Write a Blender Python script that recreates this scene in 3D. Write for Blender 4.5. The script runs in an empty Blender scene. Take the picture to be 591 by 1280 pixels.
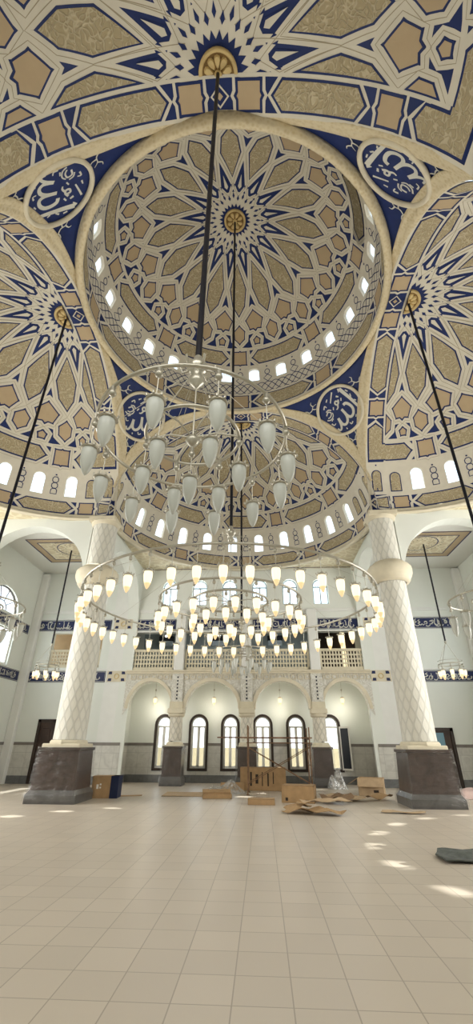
import bpy, math, random
from mathutils import Vector, Matrix
from mathutils.geometry import tessellate_polygon
random.seed(7)
PI = math.pi
sc = bpy.context.scene
COL = sc.collection
rad = math.radians
def cosd(a): return math.cos(a*PI/180)
def sind(a): return math.sin(a*PI/180)

# ------------------------------------------------------------------ materials
def _mat(name):
    m = bpy.data.materials.new(name); m.use_nodes = True
    nt = m.node_tree
    b = nt.nodes['Principled BSDF']
    return m, nt, b
def N(nt, t, **kw):
    n = nt.nodes.new(t)
    for k, v in kw.items(): setattr(n, k, v)
    return n
def L(nt, a, b): nt.links.new(a, b)
def coords(nt, scale=(1,1,1), kind='Object'):
    tc = N(nt, 'ShaderNodeTexCoord'); mp = N(nt, 'ShaderNodeMapping')
    mp.inputs['Scale'].default_value = scale
    L(nt, tc.outputs[kind], mp.inputs['Vector'])
    return mp.outputs['Vector']
def ramp(nt, fac, stops):
    r = N(nt, 'ShaderNodeValToRGB')
    el = r.color_ramp.elements
    el[0].position, el[0].color = stops[0][0], (*stops[0][1], 1)
    el[1].position, el[1].color = stops[1][0], (*stops[1][1], 1)
    for p, c in stops[2:]:
        e = el.new(p); e.color = (*c, 1)
    L(nt, fac, r.inputs['Fac'])
    return r.outputs['Color']
def bump(nt, b, h, strength=.3, dist=.02):
    n = N(nt, 'ShaderNodeBump'); n.inputs['Strength'].default_value = strength
    n.inputs['Distance'].default_value = dist
    L(nt, h, n.inputs['Height']); L(nt, n.outputs['Normal'], b.inputs['Normal'])
def plain(name, col, rough=.6, metal=0, var=.06, scale=3, spec=.3, bmp=0):
    m, nt, b = _mat(name)
    b.inputs['Roughness'].default_value = rough; b.inputs['Metallic'].default_value = metal
    b.inputs['Specular IOR Level'].default_value = spec
    v = coords(nt)
    nz = N(nt, 'ShaderNodeTexNoise'); nz.inputs['Scale'].default_value = scale; nz.inputs['Detail'].default_value = 4
    L(nt, v, nz.inputs['Vector'])
    lo = tuple(c*(1-var) for c in col); hi = tuple(min(1, c*(1+var)) for c in col)
    L(nt, ramp(nt, nz.outputs['Fac'], [(.3, lo), (.7, hi)]), b.inputs['Base Color'])
    if bmp: bump(nt, b, nz.outputs['Fac'], bmp)
    return m
def emit(name, col, strength):
    m, nt, b = _mat(name)
    b.inputs['Base Color'].default_value = (*[c*.3 for c in col], 1); b.inputs['Roughness'].default_value = .4
    b.inputs['Emission Color'].default_value = (*col, 1); b.inputs['Emission Strength'].default_value = strength
    return m
def carved(name, ground, vine, scale, strength=.5, edge=(.05, .14)):
    """low relief scrolling leaf carving: curling veins on a sunk ground"""
    m, nt, b = _mat(name)
    v = coords(nt)
    nz = N(nt, 'ShaderNodeTexNoise'); nz.inputs['Scale'].default_value = scale*.55; nz.inputs['Detail'].default_value = 1
    L(nt, v, nz.inputs['Vector'])
    mix = N(nt, 'ShaderNodeMixRGB'); mix.blend_type = 'LINEAR_LIGHT'; mix.inputs['Fac'].default_value = .33
    L(nt, v, mix.inputs['Color1']); L(nt, nz.outputs['Color'], mix.inputs['Color2'])
    vo = N(nt, 'ShaderNodeTexVoronoi', feature='DISTANCE_TO_EDGE'); vo.inputs['Scale'].default_value = scale
    L(nt, mix.outputs['Color'], vo.inputs['Vector'])
    rp = ramp(nt, vo.outputs['Distance'], [(edge[0], vine), (edge[1], ground), (.36, ground), (.46, vine)])
    L(nt, rp, b.inputs['Base Color'])
    mr = N(nt, 'ShaderNodeMapRange'); mr.inputs['From Max'].default_value = .16; mr.inputs['To Min'].default_value = 1; mr.inputs['To Max'].default_value = 0
    L(nt, vo.outputs['Distance'], mr.inputs['Value'])
    bump(nt, b, mr.outputs['Result'], strength, .03)
    b.inputs['Roughness'].default_value = .75; b.inputs['Specular IOR Level'].default_value = .2
    return m
def math2(nt, op, a, b=None, c=None):
    n = N(nt, 'ShaderNodeMath', operation=op)
    for i, x in enumerate((a, b, c)):
        if x is None: continue
        if isinstance(x, (int, float)): n.inputs[i].default_value = x
        else: L(nt, x, n.inputs[i])
    return n.outputs[0]
def ogee(name, ground, line, n_around, period, wid=.11):
    """column shaft: net of ogee lozenges in low relief"""
    m, nt, b = _mat(name)
    tc = N(nt, 'ShaderNodeTexCoord'); sp = N(nt, 'ShaderNodeSeparateXYZ'); L(nt, tc.outputs['Object'], sp.inputs[0])
    ang = math2(nt, 'ARCTAN2', sp.outputs['Y'], sp.outputs['X'])
    u = math2(nt, 'MULTIPLY', ang, n_around/(2*PI))
    w = math2(nt, 'MULTIPLY', math2(nt, 'COSINE', math2(nt, 'MULTIPLY', sp.outputs['Z'], 2*PI/period)), .42)
    def fam(x):
        h = math2(nt, 'MULTIPLY', x, .5)
        f = math2(nt, 'FRACT', math2(nt, 'ADD', h, 100.5))
        return math2(nt, 'ABSOLUTE', math2(nt, 'SUBTRACT', f, .5))
    dmin = math2(nt, 'MINIMUM', fam(math2(nt, 'SUBTRACT', u, w)), fam(math2(nt, 'ADD', math2(nt, 'SUBTRACT', u, 1.0), w)))
    nz = N(nt, 'ShaderNodeTexNoise'); nz.inputs['Scale'].default_value = 9; nz.inputs['Detail'].default_value = 3
    L(nt, tc.outputs['Object'], nz.inputs['Vector'])
    d2 = math2(nt, 'ADD', dmin, math2(nt, 'MULTIPLY', math2(nt, 'SUBTRACT', nz.outputs['Fac'], .5), .035))
    mid = tuple((g*.5+l*.5) for g, l in zip(ground, line))
    L(nt, ramp(nt, d2, [(0, line), (wid*.5, line), (wid*.75, ground), (.24, ground), (.27, mid), (.31, ground)]), b.inputs['Base Color'])
    bump(nt, b, ramp(nt, d2, [(0, (1,1,1)), (wid, (0,0,0))]), .5, .02)
    b.inputs['Roughness'].default_value = .55
    return m
def tiles(name, col, joint, sx, sy, ox, oy, jw=.006, rough=.2):
    m, nt, b = _mat(name)
    tc = N(nt, 'ShaderNodeTexCoord'); sp = N(nt, 'ShaderNodeSeparateXYZ'); L(nt, tc.outputs['Object'], sp.inputs[0])
    def line(o, s, off):
        f = math2(nt, 'FRACT', math2(nt, 'ADD', math2(nt, 'DIVIDE', math2(nt, 'SUBTRACT', o, off), s), 200.5))
        return math2(nt, 'MULTIPLY', math2(nt, 'ABSOLUTE', math2(nt, 'SUBTRACT', f, .5)), s)
    d = math2(nt, 'MINIMUM', line(sp.outputs['X'], sx, ox), line(sp.outputs['Y'], sy, oy))
    def cell(o, s, off): return math2(nt, 'FLOOR', math2(nt, 'ADD', math2(nt, 'DIVIDE', math2(nt, 'SUBTRACT', o, off), s), 200))
    cb = N(nt, 'ShaderNodeCombineXYZ'); L(nt, cell(sp.outputs['X'], sx, ox), cb.inputs[0]); L(nt, cell(sp.outputs['Y'], sy, oy), cb.inputs[1])
    wn = N(nt, 'ShaderNodeTexWhiteNoise'); L(nt, cb.outputs[0], wn.inputs['Vector'])
    nz = N(nt, 'ShaderNodeTexNoise'); nz.inputs['Scale'].default_value = 1.3; nz.inputs['Detail'].default_value = 5
    L(nt, tc.outputs['Object'], nz.inputs['Vector'])
    fac = math2(nt, 'ADD', math2(nt, 'MULTIPLY', wn.outputs['Value'], .5), math2(nt, 'MULTIPLY', nz.outputs['Fac'], .5))
    base = ramp(nt, fac, [(.2, tuple(c*.95 for c in col)), (.8, tuple(c*1.04 for c in col))])
    mx = N(nt, 'ShaderNodeMixRGB'); L(nt, math2(nt, 'LESS_THAN', d, jw), mx.inputs['Fac'])
    L(nt, base, mx.inputs['Color1']); mx.inputs['Color2'].default_value = (*joint, 1)
    L(nt, mx.outputs['Color'], b.inputs['Base Color'])
    L(nt, ramp(nt, nz.outputs['Fac'], [(.3, (rough,)*3), (.75, (rough+.05,)*3)]), b.inputs['Roughness'])
    b.inputs['Specular IOR Level'].default_value = .3
    nb = N(nt, 'ShaderNodeTexNoise'); nb.inputs['Scale'].default_value = 2.2
    L(nt, tc.outputs['Object'], nb.inputs['Vector'])
    bump(nt, b, nb.outputs['Fac'], .06, .01)
    return m
def clear(name, tint, gloss=.25, rough=.08, bmp=0, bscale=6, dens=0, body=(.8,.8,.8)):
    """thin glass or plastic film: mostly transparent with a glossy coat"""
    m = bpy.data.materials.new(name); m.use_nodes = True; nt = m.node_tree
    nt.nodes.clear()
    out = N(nt, 'ShaderNodeOutputMaterial'); tr = N(nt, 'ShaderNodeBsdfTransparent'); gl = N(nt, 'ShaderNodeBsdfGlossy')
    tr.inputs['Color'].default_value = (*tint, 1); gl.inputs['Roughness'].default_value = rough
    mx = N(nt, 'ShaderNodeMixShader'); mx.inputs['Fac'].default_value = gloss
    L(nt, tr.outputs[0], mx.inputs[1]); L(nt, gl.outputs[0], mx.inputs[2])
    last = mx
    tc = N(nt, 'ShaderNodeTexCoord'); nz = N(nt, 'ShaderNodeTexNoise'); nz.inputs['Detail'].default_value = 5
    if isinstance(bscale, tuple):
        mp = N(nt, 'ShaderNodeMapping'); mp.inputs['Scale'].default_value = bscale; nz.inputs['Scale'].default_value = 1
        L(nt, tc.outputs['Object'], mp.inputs['Vector']); L(nt, mp.outputs['Vector'], nz.inputs['Vector'])
    else:
        nz.inputs['Scale'].default_value = bscale; L(nt, tc.outputs['Object'], nz.inputs['Vector'])
    if bmp:
        bn = N(nt, 'ShaderNodeBump'); bn.inputs['Strength'].default_value = bmp; bn.inputs['Distance'].default_value = .06
        L(nt, nz.outputs['Fac'], bn.inputs['Height']); L(nt, bn.outputs['Normal'], gl.inputs['Normal'])
    if dens:
        df = N(nt, 'ShaderNodeBsdfDiffuse'); df.inputs['Color'].default_value = (*body, 1)
        m2 = N(nt, 'ShaderNodeMixShader')
        mr = N(nt, 'ShaderNodeMapRange'); mr.inputs['From Min'].default_value = .45; mr.inputs['From Max'].default_value = .75
        mr.inputs['To Max'].default_value = dens; L(nt, nz.outputs['Fac'], mr.inputs['Value'])
        L(nt, mr.outputs[0], m2.inputs['Fac']); L(nt, mx.outputs[0], m2.inputs[1]); L(nt, df.outputs[0], m2.inputs[2]); last = m2
    L(nt, last.outputs[0], out.inputs['Surface'])
    return m
def rope(name, c0, c1, scale):
    """moulding enriched with a repeating leaf"""
    m, nt, b = _mat(name)
    v = coords(nt)
    vo = N(nt, 'ShaderNodeTexVoronoi', feature='F1'); vo.inputs['Scale'].default_value = scale; L(nt, v, vo.inputs['Vector'])
    nz = N(nt, 'ShaderNodeTexNoise'); nz.inputs['Scale'].default_value = 1.2; L(nt, v, nz.inputs['Vector'])
    f = math2(nt, 'ADD', math2(nt, 'MULTIPLY', vo.outputs['Distance'], .6), math2(nt, 'MULTIPLY', nz.outputs['Fac'], .4))
    L(nt, ramp(nt, f, [(.25, c1), (.55, c0)]), b.inputs['Base Color'])
    bump(nt, b, vo.outputs['Distance'], .5, .04)
    b.inputs['Roughness'].default_value = .7; b.inputs['Specular IOR Level'].default_value = .2
    return m
def marble(name, col, vein, bw, bh, off=0):
    m, nt, b = _mat(name)
    tc = N(nt, 'ShaderNodeTexCoord')
    nz = N(nt, 'ShaderNodeTexNoise'); nz.inputs['Scale'].default_value = 2.6; nz.inputs['Detail'].default_value = 6; nz.inputs['Distortion'].default_value = 1.5
    L(nt, tc.outputs['Object'], nz.inputs['Vector'])
    c = ramp(nt, nz.outputs['Fac'], [(.3, vein), (.6, col)])
    sp = N(nt, 'ShaderNodeSeparateXYZ'); L(nt, tc.outputs['Object'], sp.inputs[0])
    u = math2(nt, 'ADD', sp.outputs['X'], sp.outputs['Y'])
    def ln(o, s):
        f = math2(nt, 'FRACT', math2(nt, 'ADD', math2(nt, 'DIVIDE', o, s), 100.5+off))
        return math2(nt, 'MULTIPLY', math2(nt, 'ABSOLUTE', math2(nt, 'SUBTRACT', f, .5)), s)
    d = math2(nt, 'MINIMUM', ln(u, bw), ln(sp.outputs['Z'], bh))
    mx = N(nt, 'ShaderNodeMixRGB'); L(nt, math2(nt, 'LESS_THAN', d, .008), mx.inputs['Fac']); L(nt, c, mx.inputs['Color1'])
    mx.inputs['Color2'].default_value = (*[x*.7 for x in col], 1)
    L(nt, mx.outputs['Color'], b.inputs['Base Color']); b.inputs['Roughness'].default_value = .3
    return m
def cardboard(name, col):
    m, nt, b = _mat(name)
    v = coords(nt)
    wv = N(nt, 'ShaderNodeTexWave'); wv.inputs['Scale'].default_value = 40; L(nt, v, wv.inputs['Vector'])
    nz = N(nt, 'ShaderNodeTexNoise'); nz.inputs['Scale'].default_value = 5; nz.inputs['Detail'].default_value = 5; L(nt, v, nz.inputs['Vector'])
    L(nt, ramp(nt, nz.outputs['Fac'], [(.3, tuple(c*.86 for c in col)), (.7, tuple(c*1.08 for c in col))]), b.inputs['Base Color'])
    bump(nt, b, wv.outputs['Fac'], .08, .005); b.inputs['Roughness'].default_value = .85
    return m

CREAM = (.66, .60, .46)
M_strap = plain('ivory strapwork plaster', (.66, .62, .52), .7, var=.04)
M_groove = plain('strap groove', (.36, .31, .21), .8)
M_navy = plain('navy blue paint', (.009, .023, .112), .55, var=.12)
M_tan = plain('plain ochre panel', (.475, .365, .23), .7, var=.03)
M_carved = carved('carved leaf panel', (.41, .342, .215), (.55, .48, .33), 5.2, .7, (.03, .10))
M_navydeep = plain('deep navy tile', (.010, .018, .078), .4, var=.15)
M_pale = plain('pale ivory ornament', (.62, .61, .54), .6)
M_mould = rope('leaf moulding', (.66, .57, .39), (.58, .48, .30), 9)
M_cream = plain('cream plaster', CREAM, .65)
M_gold = plain('gold rosette', (.62, .47, .22), .45, var=.1)
M_golddark = plain('rosette recess', (.20, .12, .04), .7)
M_wall = plain('white wall paint', (.74, .765, .71), .7, var=.015, scale=1)
M_white = plain('white paint', (.76, .765, .73), .6, var=.02)
M_ceil = plain('white ceiling paint', (.72, .72, .67), .75, var=.015, scale=1)
M_spandrel = carved('carved white plaster', (.62, .60, .53), (.74, .73, .67), 5.0, .6)
M_soffit = carved('painted leaf soffit', (.62, .54, .37), (.72, .66, .49), 2.2, .15)
M_shaft = ogee('ogee carved shaft', (.69, .675, .60), (.58, .57, .51), 26, .66, .20)
M_shaft2 = ogee('small ogee shaft', (.70, .66, .56), (.54, .51, .43), 16, .46, .2)
M_marble = marble('pale marble dado', (.60, .59, .54), (.50, .49, .45), .62, .66)
M_dado = plain('brown stone dado rail', (.20, .18, .16), .35, var=.15)
M_skirt = marble('grey stone skirting', (.17, .175, .175), (.12, .125, .125), .9, 3)
M_plinth = marble('brown marble plinth', (.066, .042, .034), (.034, .021, .017), 9, .29)
M_plinthbase = marble('grey brown plinth foot', (.11, .105, .10), (.07, .068, .066), 9, 9)
M_floor = tiles('cream floor tiles', (.555, .485, .40), (.35, .30, .24), .4666, .478, .02, -4.275, .0055, .33)
M_film = clear('clear plastic film', (.95, .95, .95), .055, .16, 1.0, (2.5, 2.5, 9), .03)
M_film2 = clear('milky plastic sheet', (.9, .9, .9), .3, .2, 1.0, 7, .75, (.8, .8, .78))
M_glass = clear('window glass', (.95, .98, 1.0), .06, .02)
M_winw = plain('white window frame', (.68, .67, .62), .4)
M_wind = plain('dark brown window surround', (.035, .024, .018), .4, var=.2)
M_brown = plain('dark brown door wood', (.045, .026, .018), .4, var=.25)
M_doorglass = emit('glowing blue door glass', (.20, .42, .50), .15)  # pane given a faint glow of its own; solid door behind it
M_rod = plain('black cord', (.006, .006, .012), .5)
M_silver = plain('satin ivory metal', (.50, .475, .40), .32, .55, var=.08)
M_frost = plain('frosted white glass', (.58, .60, .56), .25, var=.02)
M_lit = emit('glowing frosted glass', (1.0, .87, .60), 1.08)
M_tip = emit('weaker yellow glow at shade tip', (1.0, .70, .36), .78)  # fainter, yellower lamp glow painted on the tip; the glass itself is frosted
M_litdim = emit('glowing pendant glass', (1.0, .84, .50), 1.3)
M_card = cardboard('brown cardboard', (.42, .27, .135))
M_card2 = cardboard('pale cardboard', (.50, .36, .22))
M_cardin = cardboard('dark cardboard inside', (.25, .16, .09))
M_blueprint = plain('navy printed carton side', (.012, .02, .06), .6)
M_rust = plain('rusty steel tube', (.24, .145, .085), .6, .3, var=.35, scale=9)
M_plank = plain('weathered plank', (.22, .12, .07), .75, var=.3, scale=7)
M_mat = plain('dark grey cloth', (.095, .105, .095), .9, var=.3, scale=10)
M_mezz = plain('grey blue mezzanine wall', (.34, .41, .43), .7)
M_mezzdark = plain('dark mezzanine doorway', (.045, .03, .026), .7)
M_beige = plain('beige mezzanine wall', (.55, .42, .27), .7)
M_screen = plain('cream lattice screen', (.66, .60, .45), .6)
M_ac = plain('dark grille', (.03, .035, .045), .5)
M_acw = plain('pale blue panel', (.62, .74, .86), .4)
M_sand = plain('sandy ground', (.62, .55, .42), .9)
M_leaf = plain('green foliage', (.10, .22, .07), .8, var=.4)
M_ext = plain('outside wall', (.75, .62, .42), .8)
M_print = plain('black carton print', (.04, .03, .025), .8)
M_printw = plain('white carton print', (.8, .78, .72), .8)
M_pink = plain('pink wrapped bundle', (.62, .46, .42), .7)

# ------------------------------------------------------------------ mesh helpers
class MB:
    def __init__(s): s.v = []; s.f = []; s.m = []; s.sm = []
    def add(s, vs, fs, mi=0, smooth=False):
        o = len(s.v); s.v.extend([tuple(p) for p in vs])
        for f in fs: s.f.append(tuple(i+o for i in f)); s.m.append(mi); s.sm.append(smooth)
    def box(s, x0, x1, y0, y1, z0, z1, mi=0):
        P = [(x, y, z) for z in (z0, z1) for y in (y0, y1) for x in (x0, x1)]
        s.add(P, [(0,2,3,1),(4,5,7,6),(0,1,5,4),(2,6,7,3),(0,4,6,2),(1,3,7,5)], mi)
    def bevbox(s, x0, x1, y0, y1, z0, z1, c=.02, mi=0):
        """box with chamfered vertical edges and top"""
        def ring(d, z): return [(x0+c+d, y0+d, z), (x1-c-d, y0+d, z), (x1-d, y0+c+d, z), (x1-d, y1-c-d, z), (x1-c-d, y1-d, z), (x0+c+d, y1-d, z), (x0+d, y1-c-d, z), (x0+d, y0+c+d, z)]
        R = ring(0, z0)+ring(0, z1-c)+ring(c*.7, z1)
        F = [tuple(range(7, -1, -1)), tuple(range(16, 24))]
        for k in (0, 8):
            for i in range(8): F.append((k+i, k+(i+1) % 8, k+8+(i+1) % 8, k+8+i))
        s.add(R, F, mi)
    def tube(s, pts, r, n=8, mi=0, closed=False, cap=True):
        pts = [Vector(p) for p in pts]; rs = r if isinstance(r, (list, tuple)) else [r]*len(pts)
        V = []; F = []; K = len(pts); prev = None
        for i, p in enumerate(pts):
            a = pts[i-1] if (i or closed) else p; b = pts[(i+1) % K] if (i < K-1 or closed) else p
            t = (b-a).normalized() if (b-a).length > 1e-9 else Vector((0,0,1))
            if prev is None:
                ref = Vector((0,0,1)) if abs(t.z) < .9 else Vector((1,0,0)); x = t.cross(ref).normalized()
            else:
                x = (prev-t*prev.dot(t)).normalized()
            prev = x; y = t.cross(x)
            for k in range(n):
                A = 2*PI*k/n; V.append(p+(x*math.cos(A)+y*math.sin(A))*rs[i])
        for i in range(K if closed else K-1):
            j = (i+1) % K
            for k in range(n): F.append((i*n+k, i*n+(k+1) % n, j*n+(k+1) % n, j*n+k))
        s.add(V, F, mi, True)
        if cap and not closed:
            s.add(V[:n], [tuple(range(n-1, -1, -1))], mi); s.add(V[-n:], [tuple(range(n))], mi)
    def lathe(s, prof, n=24, c=(0,0,0), mi=0, smooth=True):
        V = []; F = []
        for r, z in prof:
            for k in range(n): V.append((c[0]+r*math.cos(2*PI*k/n), c[1]+r*math.sin(2*PI*k/n), c[2]+z))
        for i in range(len(prof)-1):
            for k in range(n): F.append((i*n+k, i*n+(k+1) % n, (i+1)*n+(k+1) % n, (i+1)*n+k))
        s.add(V, F, mi, smooth)
    def sweep(s, path, prof, mi=0, closed=False, smooth=True):
        """path: list of (point, axisA, axisB); prof: list of (a,b)"""
        V = []; F = []; n = len(prof); K = len(path)
        for p, A, B in path:
            p, A, B = Vector(p), Vector(A), Vector(B)
            for a, b in prof: V.append(p+A*a+B*b)
        for i in range(K if closed else K-1):
            j = (i+1) % K
            for k in range(n): F.append((i*n+k, i*n+(k+1) % n, j*n+(k+1) % n, j*n+k))
        s.add(V, F, mi, smooth)
    def plate(s, loops, mapf, d0, d1, mi=0, side=True):
        """flat polygon with holes (2-D loops) between depths d0 and d1"""
        L3 = [[Vector((a, b, 0)) for a, b in lp] for lp in loops]
        tris = tessellate_polygon(L3)
        flat = [p for lp in loops for p in lp]
        V = [mapf(a, b, d0) for a, b in flat]+[mapf(a, b, d1) for a, b in flat]; n = len(flat)
        F = [tuple(t) for t in tris]+[tuple(i+n for i in t[::-1]) for t in tris]
        if side:
            o = 0
            for lp in loops:
                k = len(lp)
                for i in range(k): F.append((o+i, o+(i+1) % k, o+(i+1) % k+n, o+i+n))
                o += k
        s.add(V, F, mi)
    # --- ornament laid on a curved surface: mapf(a,b,off) -> xyz, a and b in degrees
    def skin(s, loops, mapf, off, mi, cell=3.0, lim=None):
        L3 = [[Vector((a, b, 0)) for a, b in lp] for lp in loops]
        flat = [p for lp in loops for p in lp]
        for t in tessellate_polygon(L3):
            tri = [flat[i] for i in t]
            if lim: 
                tri = clip(tri, *lim)
                if len(tri) < 3: continue
            x0 = min(p[0] for p in tri); x1 = max(p[0] for p in tri); y0 = min(p[1] for p in tri); y1 = max(p[1] for p in tri)
            for i in range(int(math.floor(x0/cell)), int(math.floor(x1/cell-1e-9))+1):
                st = clip(clip(tri, 1, 0, i*cell), -1, 0, -(i+1)*cell)
                if len(st) < 3: continue
                for j in range(int(math.floor(y0/cell)), int(math.floor(y1/cell-1e-9))+1):
                    c = clip(clip(st, 0, 1, j*cell), 0, -1, -(j+1)*cell)
                    if len(c) >= 3: s.add([mapf(a, b, off) for a, b in c], [tuple(range(len(c)))], mi)
    def ribbon(s, pts, mapf, off, w, mi, closed=False, step=1.6):
        P = []
        n = len(pts)
        for i in range(n if closed else n-1):
            a = pts[i]; b = pts[(i+1) % n]; d = math.hypot(b[0]-a[0], b[1]-a[1]); k = max(1, int(d/step))
            for q in range(k): P.append((a[0]+(b[0]-a[0])*q/k, a[1]+(b[1]-a[1])*q/k))
        if not closed: P.append(pts[-1])
        V = []; K = len(P)
        for i, p in enumerate(P):
            a = P[i-1] if (i or closed) else p; b = P[(i+1) % K] if (i < K-1 or closed) else p
            dx, dy = b[0]-a[0], b[1]-a[1]; d = math.hypot(dx, dy) or 1
            ww = (w[0]+(w[1]-w[0])*i/max(1, K-1)) if isinstance(w, tuple) else w
            nx, ny = -dy/d*ww/2, dx/d*ww/2
            V += [mapf(p[0]+nx, p[1]+ny, off), mapf(p[0]-nx, p[1]-ny, off)]
        F = [(2*i, 2*i+1, 2*((i+1) % K)+1, 2*((i+1) % K)) for i in range(K if closed else K-1)]
        s.add(V, F, mi)
    def build(s, name, mats, parent=None, loc=None):
        me = bpy.data.meshes.new(name); me.from_pydata(s.v, [], s.f)
        if not isinstance(mats, (list, tuple)): mats = [mats]
        for m in mats: me.materials.append(m)
        me.polygons.foreach_set('material_index', s.m); me.polygons.foreach_set('use_smooth', s.sm)
        me.update()
        o = bpy.data.objects.new(name, me); COL.objects.link(o)
        if parent: o.parent = parent
        if loc: o.location = loc
        return o
def clip(poly, nx, ny, d):
    """keep nx*x+ny*y >= d"""
    out = []; n = len(poly)
    for i in range(n):
        a = poly[i]; b = poly[(i+1) % n]; fa = nx*a[0]+ny*a[1]-d; fb = nx*b[0]+ny*b[1]-d
        if fa >= 0: out.append(a)
        if (fa >= 0) != (fb >= 0):
            t = fa/(fa-fb); out.append((a[0]+(b[0]-a[0])*t, a[1]+(b[1]-a[1])*t))
    return out
def inset(poly, d):
    """offset a closed polygon inwards by d (outwards if negative)"""
    n = len(poly); area = sum(poly[i][0]*poly[(i+1) % n][1]-poly[(i+1) % n][0]*poly[i][1] for i in range(n))
    sg = 1 if area > 0 else -1; out = []
    for i in range(n):
        p0, p1, p2 = poly[i-1], poly[i], poly[(i+1) % n]
        def nrm(a, b):
            dx, dy = b[0]-a[0], b[1]-a[1]; l = math.hypot(dx, dy) or 1
            return (-dy/l*sg, dx/l*sg)
        n1, n2 = nrm(p0, p1), nrm(p1, p2)
        bx, by = n1[0]+n2[0], n1[1]+n2[1]; k = bx*n1[0]+by*n1[1]
        k = max(k, .45)
        out.append((p1[0]+bx*d/k, p1[1]+by*d/k))
    return out
def empty(name, loc=(0,0,0), rz=0, label=None, cat=None, group=None, kind=None):
    o = bpy.data.objects.new(name, None); COL.objects.link(o); o.location = loc; o.rotation_euler = (0, 0, rz)
    o.empty_display_size = .1
    tag(o, label, cat, group, kind); return o
def tag(o, label=None, cat=None, group=None, kind=None):
    if label: o['label'] = label
    if cat: o['category'] = cat
    if group: o['group'] = group
    if kind: o['kind'] = kind
    return o
def struct(o): o['kind'] = 'structure'; return o
def copy_tree(o, parent=None):
    c = o.copy(); COL.objects.link(c)
    if parent: c.parent = parent
    for ch in list(o.children): copy_tree(ch, c)
    return c

# ------------------------------------------------------------------ key dimensions (metres)
HALF = 5.8            # inner half side of the square under the dome
B = 6.68              # far edge of the arch soffits
RM, ZM = 5.7, 17.47   # main dome
RH = 6.1; ZH = 16.77-RH   # half domes
W = 12.9              # far wall plane
SX = 12.15            # side wall plane
ZS = 10.83            # soffit height

# ------------------------------------------------------------------ dome ornament
# material slots of every dome mesh
DM = [M_strap, M_navy, M_tan, M_carved, M_groove, M_cream]
STRAP, NAVY, TAN, CARV, GROOVE, CRM = range(6)

def sphere_maps(R, world, q=1.0):
    """planar maps in degrees. eq: distance from the pole; pol: (azimuth, elevation)"""
    def az_adj(az, el):
        f = 1 if el < 46 else (0 if el > 78 else (78-el)/32)
        d = az-90; m = 67.5*q
        if abs(d) <= 67.5: e = d*q
        else: e = math.copysign(m+(abs(d)-67.5)*(90-m)/22.5, d)
        return 90+d*(1-f)+e*f
    def eq(a, b, off):
        rho = math.hypot(a, b); az = math.degrees(math.atan2(b, a)); el = 90-rho
        if az < -90: az += 360
        if q != 1: az = az_adj(az, el)
        r = R-off
        return world(r*sind(rho)*cosd(az), r*sind(rho)*sind(az), r*cosd(rho))
    def pol(a, b, off):
        r = R-off
        return world(r*cosd(b)*cosd(a), r*cosd(b)*sind(a), r*sind(b))
    return eq, pol, az_adj

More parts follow.
